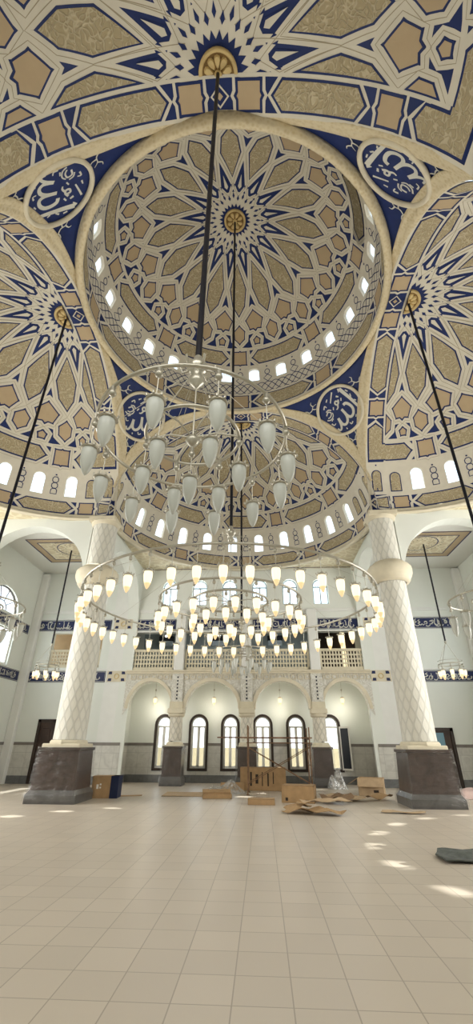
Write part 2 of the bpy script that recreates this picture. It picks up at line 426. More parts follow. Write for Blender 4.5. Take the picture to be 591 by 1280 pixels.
SW = 2.25     # strap width in degrees of arc
def star(mb, eq, pol, adj, centres, squares, rs, lim, edge):
    """strapwork of one dome above its windows on a navy ground; rs scales the rings"""
    def P(c, lst): return [(r*rs*cosd(c)-t*sind(c), r*rs*sind(c)+t*cosd(c)) for r, t in lst]
    def strap(line, w=SW, closed=False):
        """ivory strap with a groove along its middle"""
        if lim and closed:
            runs = []; cur = []
            L2 = []
            n = len(line)
            for k in range(n):
                a, b = line[k], line[(k+1) % n]; m = max(1, int(math.hypot(b[0]-a[0], b[1]-a[1])/1.0))
                for q in range(m): L2.append((a[0]+(b[0]-a[0])*q/m, a[1]+(b[1]-a[1])*q/m))
            if all(p[1] >= 0 for p in L2): pass
            else:
                st = next((k for k in range(len(L2)) if L2[k][1] < 0), 0)
                L2 = L2[st:]+L2[:st]
                for p in L2:
                    if p[1] >= 0: cur.append(p)
                    elif cur: runs.append(cur); cur = []
                if cur: runs.append(cur)
                for r in runs:
                    if len(r) > 1: mb.ribbon(r, eq, .007, w, STRAP); mb.ribbon(r, eq, .0095, .17, GROOVE)
                return
        elif lim:
            if line[0][1] < 0 and line[-1][1] < 0: return
            if line[0][1] < 0: line = line[::-1]
            if line[-1][1] < 0:
                a, b = line[-2], line[-1]; t = a[1]/(a[1]-b[1]); line = line[:-1]+[(a[0]+(b[0]-a[0])*t, 0)]
        mb.ribbon(line, eq, .007, w, STRAP, closed); mb.ribbon(line, eq, .0095, .17, GROOVE, closed)
    def panel(poly, bd, fill, w=SW):
        full = poly
        if lim:
            poly = clip(poly, *lim)
            if len(poly) < 3: return
        inn = inset(full, bd)
        if lim: inn = clip(inn, lim[0], lim[1], lim[2]+(bd if edge else 0))
        mb.skin([poly], eq, .013, NAVY)
        if len(inn) >= 3: mb.skin([inn], eq, .019, fill)
        if w: strap(inset(full, -w/2), w, True)
    def solid(poly, off=.013):
        if lim: poly = clip(poly, *lim)
        if len(poly) >= 3: mb.skin([poly], eq, off, NAVY)
    ring = [(12.4*cosd(a), 12.4*sind(a)) for a in range(0, 360, 6)]
    if lim: ring = clip(ring, *lim)
    mb.skin([ring], eq, .005, STRAP)
    n = 24
    solid([((7.4 if i % 2 else 5.8)*cosd(180*i/n), (7.4 if i % 2 else 5.8)*sind(180*i/n)) for i in range(n*2)])
    for c in centres:
        pet = [(18.8,0),(30.6,4.5),(38.8,3.6),(44.2,0),(38.8,-3.6),(30.6,-4.5)]
        panel(P(c, pet), .5, CARV)
        for s in (1, -1):      # the petal's straps run on inwards and cross towards the boss
            d = SW/2; sl = 4.5/11.8; k = d*math.sqrt(1+sl*sl)
            strap_pts = P(c, [(29.0, s*((29.0-18.8)*sl+k)), (9.2, s*((9.2-18.8)*sl+k))])
            a, b = strap_pts
            if lim:
                if a[1] < 0 and b[1] < 0: pass
                else:
                    if a[1] < 0: a, b = b, a
                    if b[1] < 0: t = a[1]/(a[1]-b[1]); b = (a[0]+(b[0]-a[0])*t, 0)
                    mb.ribbon([a, b], eq, .007, (SW, 1.15), STRAP); mb.ribbon([a, b], eq, .0095, .15, GROOVE)
            else:
                mb.ribbon([a, b], eq, .007, (SW, 1.15), STRAP); mb.ribbon([a, b], eq, .0095, .15, GROOVE)
        solid(P(c, [(9.6,0),(10.7,.5),(12.6,0),(10.7,-.5)]), .015)
        for s in (1, -1): solid(P(c, [(14.4,s*.5),(15.6,s*1.05),(16.2,s*.45)]), .015)
        panel(P(c, [(48.0,0),(51.0,3.5),(55.2,3.3),(58.0,0),(55.2,-3.3),(51.0,-3.5)]), .5, TAN)
        h = c+11.25
        if lim and h > 180: continue
        solid(P(h, [(8.6,0),(9.6,.55),(11.2,0),(9.6,-.55)]), .015)
        panel(P(h, [(13.2,0),(14.9,1.25),(21.0,0),(14.9,-1.25)]), .42, STRAP, 0)
        panel(P(h, [(40.9,0),(45.6,5.3),(50.7,3.5),(50.5,1.3),(51.6,0),(50.5,-1.3),(50.7,-3.5),(45.6,-5.3)]), .5, TAN)
        panel(P(h, [(54.2,0),(55.9,2.3),(58.6,1.7),(58.6,-1.7),(55.9,-2.3)]), .55, TAN, 2.1)
    # ring of squares and long panels, laid out in azimuth and elevation
    e = lambda r: 90-r*rs
    lo, hi = e(69.4), e(61.6); mid = (lo+hi)/2
    def ppanel(poly, bd, fill, cl=None):
        q = clip(poly, *cl) if cl else poly
        i = inset(poly, bd)
        if cl: i = clip(i, *cl)
        mb.skin([q], pol, .013, NAVY); mb.skin([i], pol, .019, fill)
        o = inset(poly, -1.0)
        if cl:
            k0 = next(k for k in range(len(o)) if cl[0]*o[k][0] < cl[2]); o = o[k0:]+o[:k0]
            o = [p for p in o if cl[0]*p[0]+cl[1]*p[1] >= cl[2]]
            e0 = cl[2]*cl[0]; o = [(e0, o[0][1])]+o+[(e0, o[-1][1])]
            mb.ribbon(o, pol, .007, 2.0, STRAP)
        else: mb.ribbon(o, pol, .007, 2.0, STRAP, True); mb.ribbon(o, pol, .0095, .15, GROOVE, True)
    a0, a1 = (0, 180) if lim else (0, 360)
    for v, w in ((lo-1.0, 1.3), (hi+1.0, 1.5)):
        mb.ribbon([(a0+(a1-a0)*i/72, v) for i in range(73)], pol, .008, w, STRAP, step=9)
    for c in squares:
        A = lambda d: adj(c+d, mid)
        x0, x1 = A(-4.0), A(4.0); xm = (x0+x1)/2
        ppanel([(x0,lo),(xm-.6,lo),(xm,lo-.5),(xm+.6,lo),(x1,lo),(x1,hi),(xm+.6,hi),(xm,hi+.5),(xm-.6,hi),(x0,hi)], .55, TAN)
    for c in sorted(set([k+22.5 for k in squares]+[k-22.5 for k in squares])):
        if lim and (c < -1 or c > 181): continue
        if not lim and c > 352: continue
        A = lambda d: adj(c+d, mid)
        if lim and c < 5:
            ppanel([(-3,lo),(-3,hi),(A(11.6),hi),(A(15.6),mid),(A(11.6),lo)], .6, CARV, (1, 0, 0)); continue
        if lim and c > 175:
            ppanel([(A(-15.6),mid),(A(-11.6),hi),(183,hi),(183,lo),(A(-11.6),lo)], .6, CARV, (-1, 0, -180)); continue
        ppanel([(A(-15.6),mid),(A(-11.6),hi),(A(11.6),hi),(A(15.6),mid),(A(11.6),lo),(A(-11.6),lo)], .6, CARV)
    return lo, hi

def arch_loop(c, v0, v1, hw, n=8, k=1.0):
    """window outline: straight sides, round head; hw in degrees of azimuth, k squashes the head"""
    h = hw*k; P = [(c-hw, v0), (c+hw, v0)]
    for i in range(n+1):
        a = PI*i/n; P.append((c+hw*math.cos(a), v1-h+h*math.sin(a)))
    return P

win_no = [0]
def window_name():
    win_no[0] += 1; return 'window_%d' % win_no[0]
def dome_window(mapf, c, v0, v1, hw, k=.9):
    loop = arch_loop(c, v0, v1, hw, k=k)
    n = len(loop)
    f = MB()
    for d0, d1, k0, k1 in ((-.16, -.10, 1.0, .84),):
        out = loop; inn = arch_loop(c, v0+.16, v1-.16, hw-.16, k=k)
        V = [mapf(a, b, d0) for a, b in out]+[mapf(a, b, d0) for a, b in inn]+[mapf(a, b, d1) for a, b in inn]+[mapf(a, b, d1) for a, b in out]
        F = []
        for i in range(n):
            j = (i+1) % n
            F += [(i, j, n+j, n+i), (n+i, n+j, 2*n+j, 2*n+i), (2*n+i, 2*n+j, 3*n+j, 3*n+i)]
        f.add(V, F, 0)
    o = f.build(window_name(), M_winw); struct(o)
    p = MB(); p.skin([loop], mapf, -.13, 0, 4); p.build('pane', M_glass, o)
    return o

def shell(mb, pol, a0, a1, v0, v1, holes, mi=STRAP, da=2, dv=2):
    """smooth shell between elevations v0..v1; if holes, the strip is pierced by those loops"""
    if not holes:
        na = max(1, int(round((a1-a0)/da))); nv = max(1, int(round((v1-v0)/dv)))
        V = [pol(a0+(a1-a0)*i/na, v0+(v1-v0)*j/nv, 0) for j in range(nv+1) for i in range(na+1)]
        F = [(j*(na+1)+i, j*(na+1)+i+1, (j+1)*(na+1)+i+1, (j+1)*(na+1)+i) for j in range(nv) for i in range(na)]
        mb.add(V, F, mi, True); return
    cs = sorted(holes, key=lambda h: sum(p[0] for p in h)/len(h))
    mids = [sum(p[0] for p in h)/len(h) for h in cs]
    edges = [a0]+[(mids[i]+mids[i+1])/2 for i in range(len(mids)-1)]+[a1]
    for i, h in enumerate(cs):
        mb.skin([[(edges[i], v0), (edges[i+1], v0), (edges[i+1], v1), (edges[i], v1)], h[::-1]], pol, 0, mi, 2.5)
        n = len(h)
        V = [pol(a, b, 0) for a, b in h]+[pol(a, b, -.16) for a, b in h]
        mb.add(V, [(k, (k+1) % n, n+(k+1) % n, n+k) for k in range(n)], mi)

def rosette(name, parent, mapc, full=True):
    """gilded eight-petalled boss; mapc(u,v,d) metres on the dome's crown, d downwards"""
    mb = MB()
    A0, A1 = (0, 2*PI) if full else (0, PI)
    n = 32 if full else 16
    def ringprof(prof, mi):
        V = []; F = []
        for r, d in prof:
            for k in range(n+1):
                a = A0+(A1-A0)*k/n; V.append(mapc(r*math.cos(a), r*math.sin(a), d))
        for i in range(len(prof)-1):
            for k in range(n): F.append((i*(n+1)+k, i*(n+1)+k+1, (i+1)*(n+1)+k+1, (i+1)*(n+1)+k))
        mb.add(V, F, mi, True)
    ringprof([(.50,.0),(.50,.09),(.46,.12),(.42,.09),(.40,.05)], 0)
    ringprof([(.40,.05),(.01,.05)], 1)
    pet = 8 if full else 5
    for k in range(pet):
        a = 2*PI*(k+.5)/8 if full else PI*(k+.5)/5
        V = []; F = []; m = 10
        for t in range(m):
            b = 2*PI*t/m; u = .235+.135*math.cos(b); w = .078*math.sin(b)*(1+.5*math.cos(b))
            V.append(mapc(u*math.cos(a)-w*math.sin(a), u*math.sin(a)+w*math.cos(a), .055))
        for t in range(m):
            b = 2*PI*t/m; u = .24+.10*math.cos(b); w = .055*math.sin(b)*(1+.5*math.cos(b))
            V.append(mapc(u*math.cos(a)-w*math.sin(a), u*math.sin(a)+w*math.cos(a), .11))
        for t in range(m): F.append((t, (t+1) % m, m+(t+1) % m, m+t))
        F.append(tuple(range(m, 2*m)))
        mb.add(V, F, 0, False)
    ringprof([(.10,.05),(.10,.13),(.06,.18),(.01,.2)], 0)
    return mb.build(name, [M_gold, M_golddark], parent)

def chain(mb, pol, c, v0, v1, hw, n=3):
    h = (v1-v0)/n
    for i in range(n):
        b = v0+h*i
        if i == 0:
            p = [(c-hw,b+.2),(c+hw,b+.2),(c+hw,b+h*.75),(c+hw*.5,b+h*.97),(c-hw*.5,b+h*.97),(c-hw,b+h*.75)]
        else:
            p = [(c-hw*.5,b+.03*h),(c+hw*.5,b+.03*h),(c+hw,b+.3*h),(c+hw,b+.7*h),(c+hw*.5,b+.97*h),(c-hw*.5,b+.97*h),(c-hw,b+.7*h),(c-hw,b+.3*h)]
        mb.ribbon(p, pol, .012, .36, NAVY, True)
    mb.ribbon([(c-.35, v1+.9), (c+.35, v1+.9)], pol, .012, .6, NAVY)

# ---------- main dome
def build_main_dome():
    world = lambda x, y, z: (x, y, ZM+z)
    eq, pol, adj = sphere_maps(RM, world)
    mb = MB()
    shell(mb, pol, 0, 360, 19.5, 90, None, NAVY)
    wins = [7.5+15*k for k in range(24)]
    loops = [arch_loop(c, 11.0, 18.3, 2.9, k=.55) for c in wins]
    shell(mb, pol, 0, 360, 10.2, 19.5, loops)
    shell(mb, pol, 0, 360, 2.0, 10.2, None)
    shell(mb, pol, 0, 360, -8.5, 2.0, None, NAVY)
    star(mb, eq, pol, adj, [22.5*k for k in range(16)], [45*k for k in range(8)], 1.0, None, False)
    for c in [15*k for k in range(24)]:
        mb.ribbon([(c-.4, 18.4), (c+.4, 18.4)], pol, .012, .7, NAVY)
        P = [(c+1.35*math.sin(2*PI*t/12), 15.2+1.5*math.cos(2*PI*t/12)) for t in range(12)]
        mb.ribbon(P, pol, .012, .36, NAVY, True)
        mb.ribbon([(c-.4, 13.9), (c+2.3, 11.6), (c-.0, 9.4)], pol, .012, .36, NAVY)
        mb.ribbon([(c+.4, 13.9), (c-2.3, 11.6), (c+.0, 9.4)], pol, .012, .36, NAVY)
    for ph in (0, 1):
        mb.ribbon([(a, 6.1+3.1*math.cos(PI*ph+2*PI*a/15)) for a in range(0, 361)], pol, .012, .36, NAVY, step=9)
        mb.ribbon([(a, 6.1+3.1*math.cos(PI*ph+PI/2+2*PI*a/15)) for a in range(0, 361)], pol, .012, .36, NAVY, step=9)
    lo, hi = -7.2, 1.9
    band(mb, pol, [45*k for k in range(8)], 45, lo, hi)
    o = struct(mb.build('ceiling_main_dome', DM))
    for c in wins: dome_window(pol, c, 11.0, 18.3, 2.9, .55)
    rosette('rosette', o, lambda u, v, d: (u, v, ZM+RM-.03-d))
    return o
def band(mb, pol, sq, pitch, lo, hi, ends=None):
    mid = (lo+hi)/2; s = pitch/37.0
    def cl(poly): return clip(clip(poly, 1, 0, ends[0]), -1, 0, -ends[1]) if ends else poly
    def pn(poly, fill):
        p = cl(poly)
        if len(p) < 3: return
        mb.skin([p], pol, .013, NAVY); mb.skin([cl(inset(poly, .5))], pol, .019, fill)
        o = inset(poly, -.6)
        if ends:
            o = [q for q in o if ends[0] <= q[0] <= ends[1]]
            if len(o) > 1: mb.ribbon(o, pol, .007, 1.2, STRAP, len(o) == len(poly))
        else: mb.ribbon(o, pol, .007, 1.2, STRAP, True)
    a0, a1 = ends or (0, 360)
    for v in (lo-.7, hi+.7): mb.ribbon([(a0+(a1-a0)*i/72, v) for i in range(73)], pol, .008, 1.4, STRAP, step=9)
    for c in sq:
        w = 3.6*s
        pn([(c-w,lo),(c+w,lo),(c+w,mid-.7),(c+w+.5,mid),(c+w,mid+.7),(c+w,hi),(c-w,hi),(c-w,mid+.7),(c-w-.5,mid),(c-w,mid-.7)], TAN)
    for c in sorted(set([k+pitch/2 for k in sq]+([sq[0]-pitch/2] if ends else []))):
        a, b = pitch/2-6.0*s, pitch/2-9.6*s
        pn([(c-a,mid),(c-b,hi),(c+b,hi),(c+a,mid),(c+b,lo),(c-b,lo)], CARV)

# ---------- half domes with their arch soffits
def frame_of(side):
    return {'far': lambda u, v, z: (u, v, z), 'near': lambda u, v, z: (-u, -v, z),
            'right': lambda u, v, z: (v, u, z), 'left': lambda u, v, z: (-v, u, z)}[side]
def build_half_dome(side):
    fr = frame_of(side)
    world = lambda x, y, z: fr(x, B+y, ZH+z)
    q = .89 if side == 'far' else 1.06
    eq, pol, adj = sphere_maps(RH, world, q)
    mb = MB()
    vw0, vw1 = (11.0, 20.6)
    wins = []
    if side == 'far': wins = [90+15.1*(k-4.5) for k in range(10)]
    elif side != 'near': wins = [90+14.0*(k-5.5) for k in range(12)]
    shell(mb, pol, 0, 180, 22.8, 90, None, NAVY)
    loops = [arch_loop(c, vw0, vw1, 2.55, k=.9) for c in wins]
    shell(mb, pol, 0, 180, 10.0, 22.8, loops or None)
    shell(mb, pol, 0, 180, 8.8, 10.0, None)
    shell(mb, pol, 0, 180, 1.4, 8.8, None, NAVY)
    star(mb, eq, pol, adj, [22.5*k for k in range(9)], [22.5, 67.5, 112.5, 157.5], .945, (0, 1, 0), True)
    for a, b in zip(wins[:-1], wins[1:]): chain(mb, pol, (a+b)/2, 11.4, 19.4, 1.25)
    # blind niches beside the last windows
    e0 = wins[0] if wins else 14.0
    nic = [(e0-9.3, 2.4)]+([(e0-17.0, 1.9)] if side == 'far' else [])
    for c, hw in nic:
        for cc in (c, 180-c):
            lp = arch_loop(cc, 10.6, 19.4, hw, k=.9)
            mb.skin([lp], pol, .013, NAVY); mb.skin([inset(lp, .42)], pol, .019, CARV)
            mb.skin([[(cc-.2, 11.0), (cc+.2, 11.0), (cc+.2, 12.4), (cc-.2, 12.4)]], pol, .02, NAVY)
    if side == 'far': band(mb, pol, [90+37.3*k for k in (-2,-1,0,1,2)], 37.3, 2.9, 8.6, (0.3, 179.7))
    else: band(mb, pol, [90+34*(k-2.5) for k in range(6)], 34, 2.9, 8.6, (0.3, 179.7))
    # barrel soffit: a = angle from the crown, b = distance from the half dome's edge in degrees of arc
    wb = math.degrees((B-HALF)/RH)
    def bar(a, b, off):
        r = RH-off
        return fr(r*sind(a), B-RH*rad(b), ZH+r*cosd(a))
    na = 120
    V = [bar(-88.6+177.2*i/na, wb*j/2, 0) for j in range(3) for i in range(na+1)]
    mb.add(V, [(j*(na+1)+i, j*(na+1)+i+1, (j+1)*(na+1)+i+1, (j+1)*(na+1)+i) for j in range(2) for i in range(na)], NAVY, True)
    b0, b1 = .85, wb-.9; bm = (b0+b1)/2
    for v, w in ((.38, .76), (wb-.38, .8)): mb.ribbon([(-88+176*i/72, v) for i in range(73)], bar, .008, w, STRAP, step=9)
    for a0, a1 in ((66.0, 80.6), (-80.6, -66.0)): mb.skin([[(a0, 0), (a1, 0), (a1, wb), (a0, wb)]], bar, .008, STRAP)
    def pn(poly, fill, bd=.5):
        mb.skin([poly], bar, .013, NAVY)
        if fill is not None: mb.skin([inset(poly, bd)], bar, .019, fill)
        mb.ribbon([(a, min(max(b, .3), wb-.3)) for a, b in inset(poly, -.4)], bar, .007, .8, STRAP, True)
    # crown: navy cells around a little diamond
    dm = [(-2.1, bm), (0, b0+1.2), (2.1, bm), (0, b1-1.2)]
    mb.ribbon(dm, bar, .012, .5, STRAP, True); mb.skin([inset(dm, .9)], bar, .014, TAN)
    for s in (1, -1):
        S = lambda pts: [(s*a, b) for a, b in pts]
        def square(a0, a1):
            am = (a0+a1)/2
            pn(S([(a0,b0),(a1,b0),(a1,bm-.8),(a1+.5,bm),(a1,bm+.8),(a1,b1),(a0,b1),(a0,bm+.8),(a0-.5,bm),(a0,bm-.8)]), TAN, .6)
        square(4.0, 10.6)
        pn(S([(12.8,bm),(15.4,b0),(34.4,b0),(37.0,bm),(34.4,b1),(15.4,b1)]), CARV)
        square(39.6, 46.4)
        L0 = [(49.0,bm),(51.6,b0),(51.6,-.5),(64.6,-.5),(64.6,b1),(51.6,b1)]
        hiA, loA = 90-(90-(90-61.2*.945)), 0
        # corner panel: its foot turns on to the half dome
        foot0, foot1 = 90-(61.2*.945-0), 0
        el_hi = 90-61.2*.945; el_lo = 90-69.2*.945
        a_hi, a_lo = 90-el_hi, 90-el_lo
        L0 = [(49.0,bm),(51.4,b0),(a_hi-.6,b0),(a_hi,b0-.2),(a_hi,-.5),(a_lo,-.5),(a_lo,b1),(51.4,b1)]
        mb.skin([clip(S(L0), 0, 1, 0)], bar, .013, NAVY)
        mb.ribbon(S([(52.5,b0-.55),(49.0-.7,bm),(51.2,b1+.5)]), bar, .007, 1.1, STRAP)
        L1 = [(49.8,bm),(51.7,b0+.5),(a_hi+.55,b0+.5),(a_hi+.55,-.5),(a_lo-.55,-.5),(a_lo-.55,b1-.5),(51.7,b1-.5)]
        mb.skin([clip(S(L1), 0, 1, 0)], bar, .019, CARV)
        # narrow blind niche
        hw = 2.1; c = bm+.1
        lp = [(79.2, c-hw), (79.2, c+hw)]+[(71.6-hw*math.sin(PI*i/8), c+hw*math.cos(PI*i/8)) for i in range(9)]
        mb.skin([S(lp)], bar, .013, NAVY); mb.skin([inset(S(lp), .42)], bar, .019, CARV)
        mb.skin([S([(78.8, c-.2), (78.8, c+.2), (77.4, c+.2), (77.4, c-.2)])], bar, .02, NAVY)
        mb.ribbon(S([(67.4, c-.3), (67.4, c+.3)]), bar, .012, .6, NAVY)
        pn(S([(81.5,.2),(82.2,b1-2.2),(84.2,b1),(86.3,b1-2.2),(87.0,.2)]), CARV, .42)
    o = struct(mb.build('ceiling_half_dome_'+side, DM))
    for c in wins: dome_window(pol, c, vw0, vw1, 2.55)
    rosette('rosette', o, lambda u, v, d: fr(u, B+v, ZH+RH-.03-d), False)
    # moulded edge of the arch
    t = MB(); path = []
    for i in range(73):
        a = -75+150*i/72
        k = .84*(.3+.7*min(1, max(0, (abs(a)-8)/24)))*(1-.75*min(1, max(0, (abs(a)-57)/14)))
        path.append((fr(6.14*sind(a), HALF+.0*k, ZH+6.14*cosd(a)), Vector(fr(sind(a), 0, cosd(a)))*k, Vector(fr(0, 1, 0))*k))
    prof = [(-.05,.10),(-.07,-.02),(-.01,-.11),(.06,-.17),(.10,-.19),(.15,-.27),(.22,-.36),(.28,-.42),(.33,-.40),(.33,-.26),(.12,.06)]
    t.sweep(path, prof, 0)
    struct(t.build('trim_arch_'+side, M_mould))
    # moulding along the foot of the half dome
    t = MB(); path = []
    for i in range(61):
        a = 180*i/60; r = RH*cosd(1.4)
        path.append((world(r*cosd(a), r*sind(a), RH*sind(1.4)), fr(cosd(a), sind(a), 0), (0, 0, 1)))
    t.sweep(path, [(.05,.16),(-.07,.13),(-.10,.05),(-.05,-.01),(-.14,-.04),(-.14,-.12),(.05,-.14)], 0)
    struct(t.build('trim_cornice_'+side, M_cream))
    return o
build_main_dome()
for sd in ('near', 'far', 'left', 'right'): build_half_dome(sd)
# ring at the foot of the main dome
t = MB(); path = []
for i in range(96):
    a = 360*i/96; path.append(((5.66*cosd(a), 5.66*sind(a), 16.58), (cosd(a), sind(a), 0), (0, 0, 1)))
t.sweep(path, [(.02,.12),(-.03,.05),(-.03,-.03),(.02,-.07),(.09,-.09),(.16,-.06),(.22,.02),(.32,.20),(.02,.25)], 0, True)
struct(t.build('trim_dome_ring', M_mould))

# ---------- pendentives with their calligraphy roundels
ZP, RP = 10.67, 8.46
ALLAH = [  # strokes of the word, unit circle, (width start, width end)
    ([(.40,.86),(.50,.62),(.66,.22),(.84,-.30)], (.17,.11)),
    ([(.36,.90),(.30,.74)], (.10,.03)),
    ([(.22,.14),(.36,.16),(.50,.0),(.56,-.22),(.48,-.42),(.33,-.50),(.20,-.40),(.12,-.18),(.06,.02)], (.13,.12)),
    ([(.06,.02),(.14,-.30),(.10,-.56),(-.04,-.68),(-.18,-.62),(-.24,-.44),(-.27,-.26)], (.12,.12)),
    ([(-.27,-.26),(-.27,-.56),(-.33,-.76),(-.42,-.80),(-.49,-.68)], (.12,.07)),
    ([(.02,.92),(-.12,.74),(-.28,.52)], (.07,.05)),
    ([(.12,.48),(.06,.34),(-.04,.30),(-.10,.40),(-.02,.48),(.06,.40)], (.08,.07)),
    ([(.0,.30),(-.06,.16),(-.16,.12)], (.08,.05)),
    ([(-.72,.10),(-.58,.22),(-.46,.12),(-.56,-.02),(-.70,-.04)], (.06,.05)),
    ([(-.66,.26),(-.52,.30),(-.40,.22)], (.05,.05)), ([(-.78,-.10),(-.62,-.16),(-.44,-.06),(-.40,.10)], (.06,.04)),
    ([(-.60,-.24),(-.48,-.16)], (.05,.04)), ([(-.66,-.34),(-.58,-.46),(-.48,-.42)], (.06,.04)),
    ([(-.70,.42),(-.60,.54),(-.54,.44)], (.06,.04)), ([(-.44,.66),(-.34,.76)], (.06,.04)), ([(.10,.66),(.20,.58)], (.08,.06)),
    ([(.22,.36),(.28,.48)], (.06,.05)), ([(.62,.68),(.70,.56)], (.05,.05)), ([(.74,.42),(.72,.28)], (.06,.05)),
    ([(.78,.10),(.86,.02)], (.05,.05)), ([(.30,-.72),(.20,-.80),(.14,-.70)], (.06,.04)), ([(.52,-.62),(.58,-.52)], (.05,.04)),
    ([(-.10,-.84),(-.08,-.92)], (.05,.05)), ([(-.24,.30),(-.30,.18)], (.05,.05)),
]
def smooth_path(P, k=4):
    if len(P) < 3: return P
    out = []
    for i in range(len(P)-1):
        p0 = P[max(0, i-1)]; p1 = P[i]; p2 = P[i+1]; p3 = P[min(len(P)-1, i+2)]
        for j in range(k):
            t = j/k
            out.append(tuple(.5*((2*p1[c])+(-p0[c]+p2[c])*t+(2*p0[c]-5*p1[c]+4*p2[c]-p3[c])*t*t+(-p0[c]+3*p1[c]-3*p2[c]+p3[c])*t**3) for c in (0, 1)))
    out.append(P[-1]); return out
def pendentive(name, rot):
    mb = MB()
    cr, sr = math.cos(rot), math.sin(rot)
    wr = lambda x, y, z: (x*cr-y*sr, x*sr+y*cr, z)
    def sp(phi, el, off=0):
        r = RP-off
        return wr(r*cosd(el)*cosd(phi), r*cosd(el)*sind(phi), ZP+r*sind(el))
    etop = math.degrees(math.asin((16.80-ZP)/RP))
    n, m = 36, 10; V = []
    for i in range(n+1):
        phi = 90*i/n; c = max(cosd(phi), sind(phi)); ch = HALF/c/RP
        ebot = math.degrees(math.acos(min(1, ch))) if ch < 1 else 0
        ebot = min(ebot, etop)
        for j in range(m+1): V.append(sp(phi, ebot+(etop-ebot)*j/m))
    mb.add(V, [(i*(m+1)+j, (i+1)*(m+1)+j, (i+1)*(m+1)+j+1, i*(m+1)+j+1) for i in range(n) for j in range(m)], 0, True)
    o = struct(mb.build(name, [M_navy, M_pale]))
    # local map about the roundel's centre (metres): u sideways, v up the surface
    E0 = 36.3
    cen = Vector((cosd(E0)*cosd(45), cosd(E0)*sind(45), sind(E0)))
    up = Vector((-sind(E0)*cosd(45), -sind(E0)*sind(45), cosd(E0))); side = cen.cross(up)
    def loc(u, v, off):
        d = math.hypot(u, v); a = d/RP
        if d < 1e-9: p = cen
        else: p = cen*math.cos(a)+(side*(u/d)+up*(v/d))*math.sin(a)
        p = p*(RP-off); return wr(p.x, p.y, p.z+ZP)
    R0 = 1.04
    md = MB(); pth = []
    for i in range(49):
        a = 2*PI*i/48; pth.append(Vector(loc(R0*1.10*math.cos(a), R0*1.10*math.sin(a), .08)))
    md.tube(pth[:-1], .075, 8, 0, True)
    k = 40; V = [loc(0, 0, .02)]+[loc(R0*1.08*math.cos(2*PI*i/k), R0*1.08*math.sin(2*PI*i/k), .02) for i in range(k)]
    md.add(V, [(0, 1+i, 1+(i+1) % k) for i in range(k)], 1, True)
    r = md.build('roundel', [M_cream, M_navy], o)
    lt = MB()
    for P, w in ALLAH: lt.ribbon([(a*R0, b*R0) for a, b in smooth_path(P)], loc, .04, (w[0]*R0, w[1]*R0), 0, step=.05)
    lt.build('lettering', M_pale, r)
    # leaf sprays in the three corners
    sc_ = MB()
    for (u, v), a in (((0, -1.60), -90), ((-1.5, .62), 160), ((1.5, .62), 20)):
        d = (cosd(a), sind(a)); e = (-d[1], d[0])
        Q = lambda s, t: (u+d[0]*s+e[0]*t, v+d[1]*s+e[1]*t)
        f = 1.0
        sc_.ribbon([Q(.16*math.cos(x*PI/6)*f+.12, .15*math.sin(x*PI/6)*f) for x in range(12)], loc, .03, .045, 0, True, step=.1)
        sc_.ribbon([Q(.30, 0), Q(.46, .08), Q(.58, .0), Q(.46, -.08)], loc, .03, .035, 0, True, step=.1)
        for s in (1, -1):
            sc_.ribbon(smooth_path([Q(-.02, .06*s), Q(-.18, .16*s), Q(-.26, .34*s), Q(-.44, .44*s)]), loc, .03, (.05, .02), 0, step=.1)
            sc_.ribbon(smooth_path([Q(-.22, .22*s), Q(-.38, .20*s), Q(-.50, .28*s)]), loc, .03, (.06, .015), 0, step=.1)
            sc_.ribbon(smooth_path([Q(-.26, .34*s), Q(-.16, .46*s), Q(-.20, .56*s)]), loc, .03, (.06, .015), 0, step=.1)
    sc_.build('leaf_spray', M_pale, o)
    return o
for nm, rt in (('ceiling_pendentive_far_right', 0), ('ceiling_pendentive_far_left', PI/2), ('ceiling_pendentive_near_left', PI), ('ceiling_pendentive_near_right', -PI/2)):
    pendentive(nm, rt)
# ------------------------------------------------------------------ the shell of the hall
def ngon_arch(x0, x1, zs, zt, n=16):
    """arch outline points from (x1,zs) over the crown (zt) to (x0,zs)"""
    c = (x0+x1)/2; h = (x1-x0)/2
    return [(c+h*math.cos(PI*i/n), zs+(zt-zs)*math.sin(PI*i/n)) for i in range(n+1)]
def plate(name, loops, mapf, d0, d1, mats, mi=0):
    m = MB(); m.plate(loops, mapf, d0, d1, mi); return struct(m.build(name, mats))
Y = lambda a, b, d: (a, d, b)          # wall facing along y: (x, z) at depth y
X = lambda a, b, d: (d, a, b)          # wall facing along x: (y, z) at depth x
rect = lambda x0, x1, z0, z1: [(x0,z0),(x1,z0),(x1,z1),(x0,z1)]

f = MB(); f.box(-13.2, 13.2, -13.2, 15.9, -.2, 0); struct(f.build('floor', M_floor))
f = MB(); f.box(-60, 60, 15.95, 90, -.3, -.12); struct(f.build('ground_outside', M_sand))

# far wall: two corner bays, the windowed wall over the gallery, the arcade
plate('wall_far_left', [rect(-12.3, -7.4, 0, 11), rect(-10.85, -8.0, 5.32, 7.15)], Y, W, W+.3, M_wall)
plate('wall_far_right', [rect(7.4, 12.3, 0, 11)], Y, W, W+.3, M_wall)
wx = [-4.43+1.735*k for k in range(6)]
plate('wall_far_upper', [rect(-6.4, 6.4, 7.15, 11)]+[[(x-.43, 8.69), (x+.43, 8.69)]+ngon_arch(x-.43, x+.43, 9.75, 10.18, 10) for x in wx], Y, W, W+.3, M_wall)
m = MB()
for s in (-1, 1):
    m.box(min(s*6.3, s*7.5), max(s*6.3, s*7.5), W-.14, W+.28, 0, 11)
struct(m.build('wall_far_piers', M_white))
arches = [(-6.12, -3.86), (-3.12, -.44), (.44, 3.12), (3.86, 6.12)]
bot = []
for x0, x1 in arches: bot += ngon_arch(x0, x1, 3.3, 4.6)[::-1]
